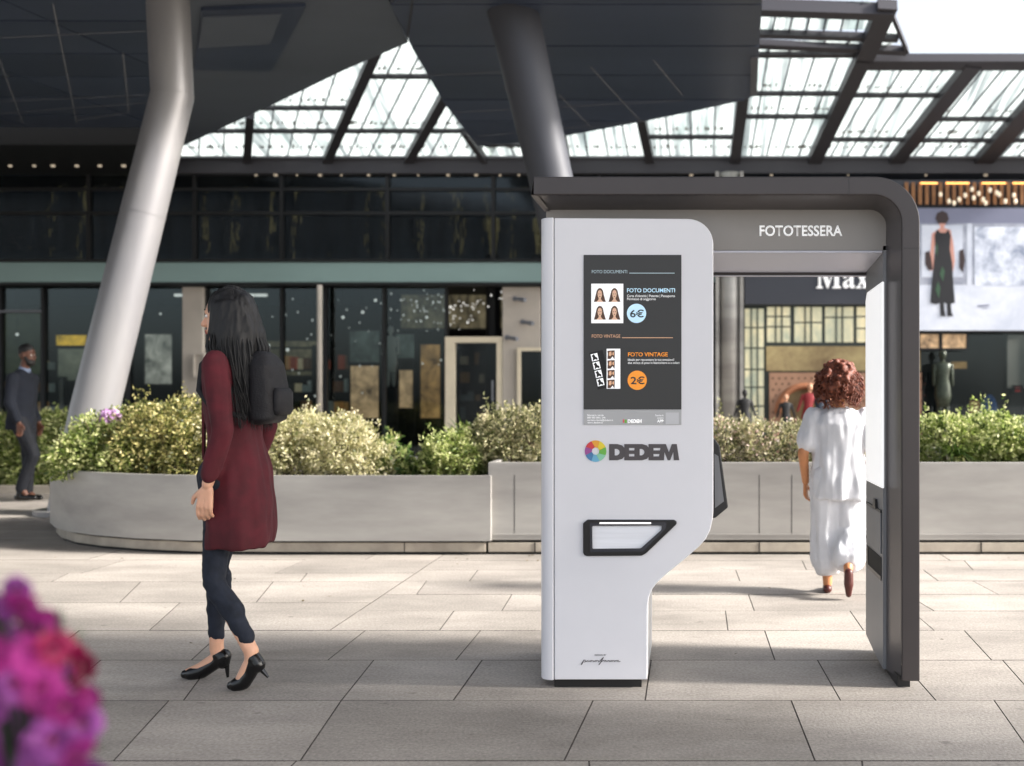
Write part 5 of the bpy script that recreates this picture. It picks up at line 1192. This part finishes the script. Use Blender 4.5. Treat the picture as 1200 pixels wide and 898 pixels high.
bm_ = M(); bm_.loft([(.01,0,-.0,.04,.09),(.0,0,.02,.062,.115),(.0,0,.16,.066,.12),(.01,0,.26,.058,.11),(0.015,0,.31,.04,.08),(0.015,0,.322,.02,.05)], 28, 3)
bgm = fuse('bag_body', bm_, m_bag, B, .008, 3, .006, 9)
for yy in (-.09,.09): ob('strap', M().tube([(.035,yy,.28),(.09,yy,.345),(.18,yy,.345),(.255,yy,.26),(.262,yy*1.1,.15),(.18,yy*1.75,.07),(.05,yy*1.2,.03)], .013, 8, fl=.5), m_bag, B, smooth=True)
for o_ in B.children:
    if o_.name.startswith('strap'): o_.matrix_parent_inverse = Matrix()
for o_ in W.children:
    o_.matrix_parent_inverse = Matrix()
    for q_ in o_.children: q_.matrix_parent_inverse = Matrix()
ob('front_pocket', M().loft([(-.06,0,.04,.02,.075),(-.065,0,.06,.025,.085),(-.065,0,.14,.025,.085),(-.06,0,.16,.015,.075)], 20, 3), m_bag, B, smooth=True).matrix_parent_inverse = Matrix()

# --- man in navy at far left, walking right
G = thing('person', 'bearded man in navy suit walking right at the left edge', 'person', (X(27,12.3), 12.3, 0), 0)
b = M(); q, rot = head(b, (.06,0,1.74), 1.03)
b.cap((.0,0,1.53),(.04,0,1.66),.062,.058,12)
b.loft([(-.01,0,.92,.09,.14),(-.01,0,1.05,.09,.14),(0,0,1.3,.10,.15),(0,0,1.46,.09,.17),(0,0,1.55,.06,.09)], 24)
gh1, gk1, ga1 = (.0,-.09,.97), (.10,-.09,.52), (.02,-.09,.11); gh2, gk2, ga2 = (0,.09,.97), (.08,.09,.53), (-.06,.09,.14)
# nearer leg is -y side (towards camera)
gh1, gk1, ga1 = (.0,-.09,.97), (.20,-.09,.56), (.04,-.09,.16); gh2, gk2, ga2 = (0,.09,.97), (.02,.09,.52), (-.0,.09,.10)
chain(b, [gh1,gk1,ga1],[.09,.06,.042]); chain(b,[gh2,gk2,ga2],[.09,.06,.042])
chain(b, [ga1,(.12,-.09,.06)],[.04,.03]); chain(b,[ga2,(.1,.09,.04)],[.04,.03])
gs1, ge1, gw1 = (.0,-.2,1.46), (-.02,-.24,1.18), (.1,-.235,.95); gs2, ge2, gw2 = (0,.2,1.46), (-.06,.24,1.18), (.06,.23,.94)
chain(b,[gs1,ge1,gw1],[.06,.045,.03]); chain(b,[gs2,ge2,gw2],[.06,.045,.03])
hand(b,(.105,-.235,.935),(.15,0,-1),(1,0,.2),1.1,.7); hand(b,(.065,.23,.925),(.1,0,-1),(1,0,.2),1.1,.7)
fuse('body', b, m_skd, G, .008, 2); face_bits(q, rot, 1.03, G, m_lipd, m_eye, m_iris)
c_ = M(); c_.loft([(-.03,0,.86,.155,.20),(-.03,0,.95,.15,.2),(-.01,0,1.12,.135,.185),(0,0,1.3,.15,.2),(0,0,1.44,.14,.21),(-.005,0,1.52,.10,.17),(0,0,1.58,.07,.085)], 32)
chain(c_,[gs1,ge1,(.085,-.236,.985)],[.078,.064,.052]); chain(c_,[gs2,ge2,(.045,.232,.975)],[.078,.064,.052])
fuse('suit_jacket', c_, m_navy, G, .011, 3, .008, 7)
j = M(); chain(j,[gh1,gk1,(.035,-.09,.16)],[.115,.085,.068]); chain(j,[gh2,gk2,(0,.09,.10)],[.115,.085,.068]); j.cap((0,-.08,.93),(0,.08,.93),.12,.12)
fuse('trousers', j, m_navyd, G, .011, 3, .006, 10)
for ax_, yy, z0_ in ((.03,-.09,.05),(-.01,.09,.035)):
    s_ = M(); chain(s_,[(ax_-.05,yy,z0_),(ax_+.07,yy,z0_),(ax_+.19,yy,z0_-.005)],[.036,.042,.03]); s_.cap((ax_-.01,yy,z0_+.05),(ax_-.02,yy,z0_),.045,.042); fuse('shoe', s_, m_shoe, G, .008, 2)
h_ = M(); h_.ell(q(-.016,0,.055), (.1,.082,.092), 18, 12, rot); fuse('hair', h_, m_hairk, G, .008, 1, .004, 60)
h_ = M(); h_.ell(q(.04,0,-.075), (.058,.062,.052), 16, 10, rot); h_.cap(q(.01,-.06,-.02), q(.05,-.045,-.08), .02, .026); h_.cap(q(.01,.06,-.02), q(.05,.045,-.08), .02, .026); fuse('beard', h_, m_hairk, G, .007, 1, .003, 80)
ob('shirt_collar', M().tube([(.015,0,1.555),(.03,0,1.60)], [.075,.066], 20), m_shirt, G, smooth=True)
for o_ in G.children:
    o_.matrix_parent_inverse = Matrix()
    for q_ in o_.children: q_.matrix_parent_inverse = Matrix()

W.scale = (.93,.95,1); G.scale = (.88,.92,1)
# --- woman in white beyond the booth, walking away
V = thing('person', 'auburn curly-haired woman in loose white clothes seen through the booth', 'person', (X(983,6.64), 6.64, 0), R(84))
K = .855
def s3(p): return tuple(a*K for a in p)
b = M(); q, rot = head(b, s3((.03,0,1.56)), K)
b.cap(s3((0,0,1.36)), s3((.015,0,1.5)), .05*K, .048*K)
b.loft([(0,0,.85*K,.11*K,.16*K),(0,0,1.0*K,.1*K,.14*K),(0,0,1.2*K,.1*K,.15*K),(0,0,1.35*K,.09*K,.17*K),(0,0,1.4*K,.06*K,.08*K)], 22)
vh1, vk1, va1 = (0,.085,.88), (.03,.085,.48), (.02,.085,.07); vh2, vk2, va2 = (0,-.085,.88), (.04,-.08,.47), (-.2,-.06,.22)
chain(b,[s3(vh1),s3(vk1),s3(va1)],[.08*K,.055*K,.036*K]); chain(b,[s3(vh2),s3(vk2),s3(va2)],[.08*K,.055*K,.036*K])
chain(b,[s3(va1),s3((.1,.085,.03)),s3((.16,.085,.022))],[.034*K,.03*K,.02*K]); chain(b,[s3(va2),s3((-.24,-.06,.14)),s3((-.24,-.06,.06))],[.034*K,.03*K,.022*K])
vs1, ve1, vw1 = (0,.185,1.32), (-.05,.27,1.06), (.06,.25,.84); vs2, ve2, vw2 = (0,-.185,1.32), (-.03,-.26,1.05), (.1,-.22,.85)
chain(b,[s3(vs1),s3(ve1),s3(vw1)],[.05*K,.042*K,.028*K]); chain(b,[s3(vs2),s3(ve2),s3(vw2)],[.05*K,.042*K,.028*K])
hand(b,s3((.065,.25,.825)),(.2,0,-1),(1,-.3,.2),K,.6); hand(b,s3((.105,-.22,.835)),(.2,0,-1),(1,.3,.2),K,.6)
fuse('body', b, m_skt, V, .006, 2); face_bits(q, rot, K, V, m_lip, m_eye, m_iris)
c_ = M(); c_.loft([(a*K,0,z*K,rx*K,ry*K) for a,z,rx,ry in ((0,.72,.18,.21),(0,.8,.18,.215),(0,.95,.16,.2),(0,1.12,.15,.195),(0,1.28,.14,.215),(0,1.36,.11,.18),(0,1.41,.07,.09))], 32)
chain(c_,[s3(vs1),s3((-.03,.235,1.15))],[.09*K,.085*K]); chain(c_,[s3(vs2),s3((-.02,-.235,1.15))],[.09*K,.085*K])
fuse('blouse', c_, m_whc, V, .009, 3, .018, 9, (1.3,1.3,.4))
j = M(); chain(j,[s3(vh1),s3(vk1),s3((.02,.085,.26))],[.14*K,.13*K,.135*K]); chain(j,[s3(vh2),s3(vk2),s3((-.1,-.065,.3))],[.14*K,.13*K,.125*K]); j.cap(s3((0,-.07,.85)),s3((0,.07,.85)),.15*K,.15*K)
fuse('wide_trousers', j, m_whc, V, .009, 3, .02, 9, (1.3,1.3,.25))
for pts in ([(-.01,.085,.03),(.08,.085,.028),(.17,.085,.02)], [(-.27,-.06,.2),(-.275,-.06,.12),(-.26,-.06,.04)]):
    s_ = M(); chain(s_,[s3(p) for p in pts],[.034*K,.036*K,.022*K]); fuse('shoe', s_, m_sole, V, .006, 1)
h_ = M(); h_.ell(s3((-.02,0,1.61)), (.15*K,.15*K,.14*K), 20, 12)
for i in range(150):
    a = random.uniform(0, 6.283); e = random.uniform(-.75, 1.5); r_ = .17*K*random.uniform(.85,1.08)
    x_, y_, z_ = math.cos(a)*math.cos(e), math.sin(a)*math.cos(e), math.sin(e)
    if x_ > .55 and z_ < .35: continue
    h_.ell((-.03*K+x_*r_, y_*r_, 1.58*K+z_*r_*.98), random.uniform(.014,.028), 7, 5)
ho = fuse('hair', h_, m_hairb, V, .007, 2, .01, 30)
m = M()
for i in range(520):
    a = random.uniform(0, 6.283); e = math.asin(random.uniform(-.75, 1)); d = Vector((math.cos(a)*math.cos(e), math.sin(a)*math.cos(e), math.sin(e)))
    if d.x > .5 and d.z < .3: continue
    c0_ = Vector((-.03*K, 0, 1.58*K)); u_ = d.orthogonal().normalized(); v_ = d.cross(u_); ph = random.uniform(0,6.28); pts = []
    for k in range(9):
        s_ = k/8; pts.append(c0_ + d*(.135+.06*s_)*K + (u_*math.cos(ph+s_*9)+v_*math.sin(ph+s_*9))*.012 + Vector((0,0,-.03*s_*s_)) + u_*.02*s_)
    m.tube(pts, [.0035]*8+[.0015], 4, cap=False)
ob('curls', m, m_hairb, ho, smooth=True)['kind'] = 'stuff'
for o_ in V.children:
    o_.matrix_parent_inverse = Matrix()
    for q_ in o_.children: q_.matrix_parent_inverse = Matrix()

# ------------------------------------------------------------------ magenta flowers close to the camera
FYc = .95
fp = thing('flower_pot_plant', 'magenta petunias blurred in the near left corner', 'plant', (X(20,FYc), FYc, 0))
m_pet = mat('petal_magenta', '#a62c84', .6, col2='#741a5c', vscale=30, spec=.3); m_petr = mat('petal_crimson', '#a8124f', .6, col2='#6e0d3e', vscale=30); m_petp = mat('petal_violet', '#9a4a9c', .6, col2='#6a2c6c', vscale=30)
m_thr = mat('flower_throat', '#7a3050', .6); m_lfn = mat_leaf('leaf_near', '#16281a', '#2c4526', '#48683a', .3, 20)
for mm_ in (m_pet, m_petr, m_petp):
    n_ = mm_.node_tree.nodes; b_s = n_['Principled BSDF']; t_ = n_.new('ShaderNodeBsdfTranslucent'); mx_ = n_.new('ShaderNodeMixShader'); mx_.inputs[0].default_value = .4
    l_ = mm_.node_tree.links; l_.new(b_s.inputs['Base Color'].links[0].from_socket, t_.inputs[0]); l_.new(b_s.outputs[0], mx_.inputs[1]); l_.new(t_.outputs[0], mx_.inputs[2]); l_.new(mx_.outputs[0], n_['Material Output'].inputs[0])
def petunia():
    m = M(); n = 40; rings = [(.0,.0),(.15,.002),(.3,.006),(.6,.008),(.85,.006),(1,.0)]
    vs = []; 
    for j, (r, z) in enumerate([(.10,-.6),(.16,-.25),(.32,-.05),(.62,.06),(.85,.05),(1.0,-.03)]):
        for k in range(n):
            a = 2*math.pi*k/n; lob = 1 - .16*r*(abs(math.sin(2.5*a))**.6 <= .35) - .10*r*(1-abs(math.sin(2.5*a+math.pi/2)))
            rr__ = r*lob; vs.append((rr__*math.cos(a), rr__*math.sin(a), z + .09*r*math.cos(5*a) + .05*r*math.sin(9*a+1)))
    fs = []
    for j in range(5):
        for k in range(n): fs.append((j*n+k, j*n+(k+1)%n, (j+1)*n+(k+1)%n, (j+1)*n+k))
    m.add(vs, fs); return m
pm = petunia()
meshes = []
for mt in (m_pet, m_petr, m_petp):
    me = pm.mesh('petals', True); me.materials.append(mt); meshes.append(me)
thm = M().ell((0,0,-.18), (.14,.14,.3), 10, 8).mesh('throat', True); thm.materials.append(m_thr)
fl = [(28,712,26,0),(48,735,24,0),(70,715,0,0),(8,742,28,2),(36,770,28,0),(62,762,26,1),(98,775,24,1),(92,800,24,1),(15,800,30,2),(50,805,30,0),(75,830,28,0),(30,840,32,2),(95,850,26,2),(60,870,32,2),(88,888,28,0),(10,875,34,2),(-10,820,32,2),(-15,770,30,0),(-8,715,24,2),(35,905,32,2),(100,820,18,0),(20,690,18,2),(105,905,24,2),(66,790,22,2)]
for i, (px, py, r, c) in enumerate(fl):
    if r == 0: continue
    Y = FYc + random.uniform(-.07,.09); sc_ = r/FPX*Y
    o = bpy.data.objects.new('blossom', meshes[c]); C.objects.link(o); o.parent = fp; o.matrix_parent_inverse = parent_inv(fp)
    o.location = (X(px,Y), Y, Z(py,Y)); o.scale = (sc_,)*3
    o.rotation_euler = (R(random.uniform(50,120)), R(random.uniform(-45,55)), R(random.uniform(0,360)))
    t_ = bpy.data.objects.new('throat', thm); C.objects.link(t_); t_.parent = o
Pn = []; random.seed(11)
for px, py, r in ((12,720,20),(30,760,26),(15,790,30),(60,800,30),(60,770,12),(40,850,50),(45,885,30),(20,890,50),(-20,800,50)):
    for k in range(9 if r > 20 else 4):
        Y = FYc+random.uniform(.06,.16); Pn.append((X(px+random.uniform(-r,r),Y), Y, Z(py+random.uniform(-r,r),Y)))
Pn = np.array(Pn); o = link('leaves', leafmesh('leaves', Pn, np.random.normal(size=Pn.shape)*.5+np.array([0,-.4,.5]), .045, m_lfn), None, fp); o['kind'] = 'stuff'
m = M()
for k in range(26):
    px, py, r, c = fl[k % len(fl)]; tip = (X(px,FYc+.03), FYc+.03, Z(py,FYc+.03)); base = (X(10+random.uniform(-25,25),FYc), FYc+.03+random.uniform(-.05,.05), .62)
    m.tube([base, ((base[0]*.6+tip[0]*.4)+random.uniform(-.02,.02), FYc+.05, (base[2]+tip[2])/2), tip], [.004,.003,.002], 6)
ob('stems', m, m_lfn, fp)['kind'] = 'stuff'
cxp = X(10,FYc)
ob('pot', M().loft([(cxp,FYc+.02,0,.13,.13),(cxp,FYc+.02,.02,.14,.14),(cxp,FYc+.02,.6,.17,.17),(cxp,FYc+.02,.64,.18,.18)], 28, 2), mat('pot_grey','#4c4a48',.7), fp, smooth=True)
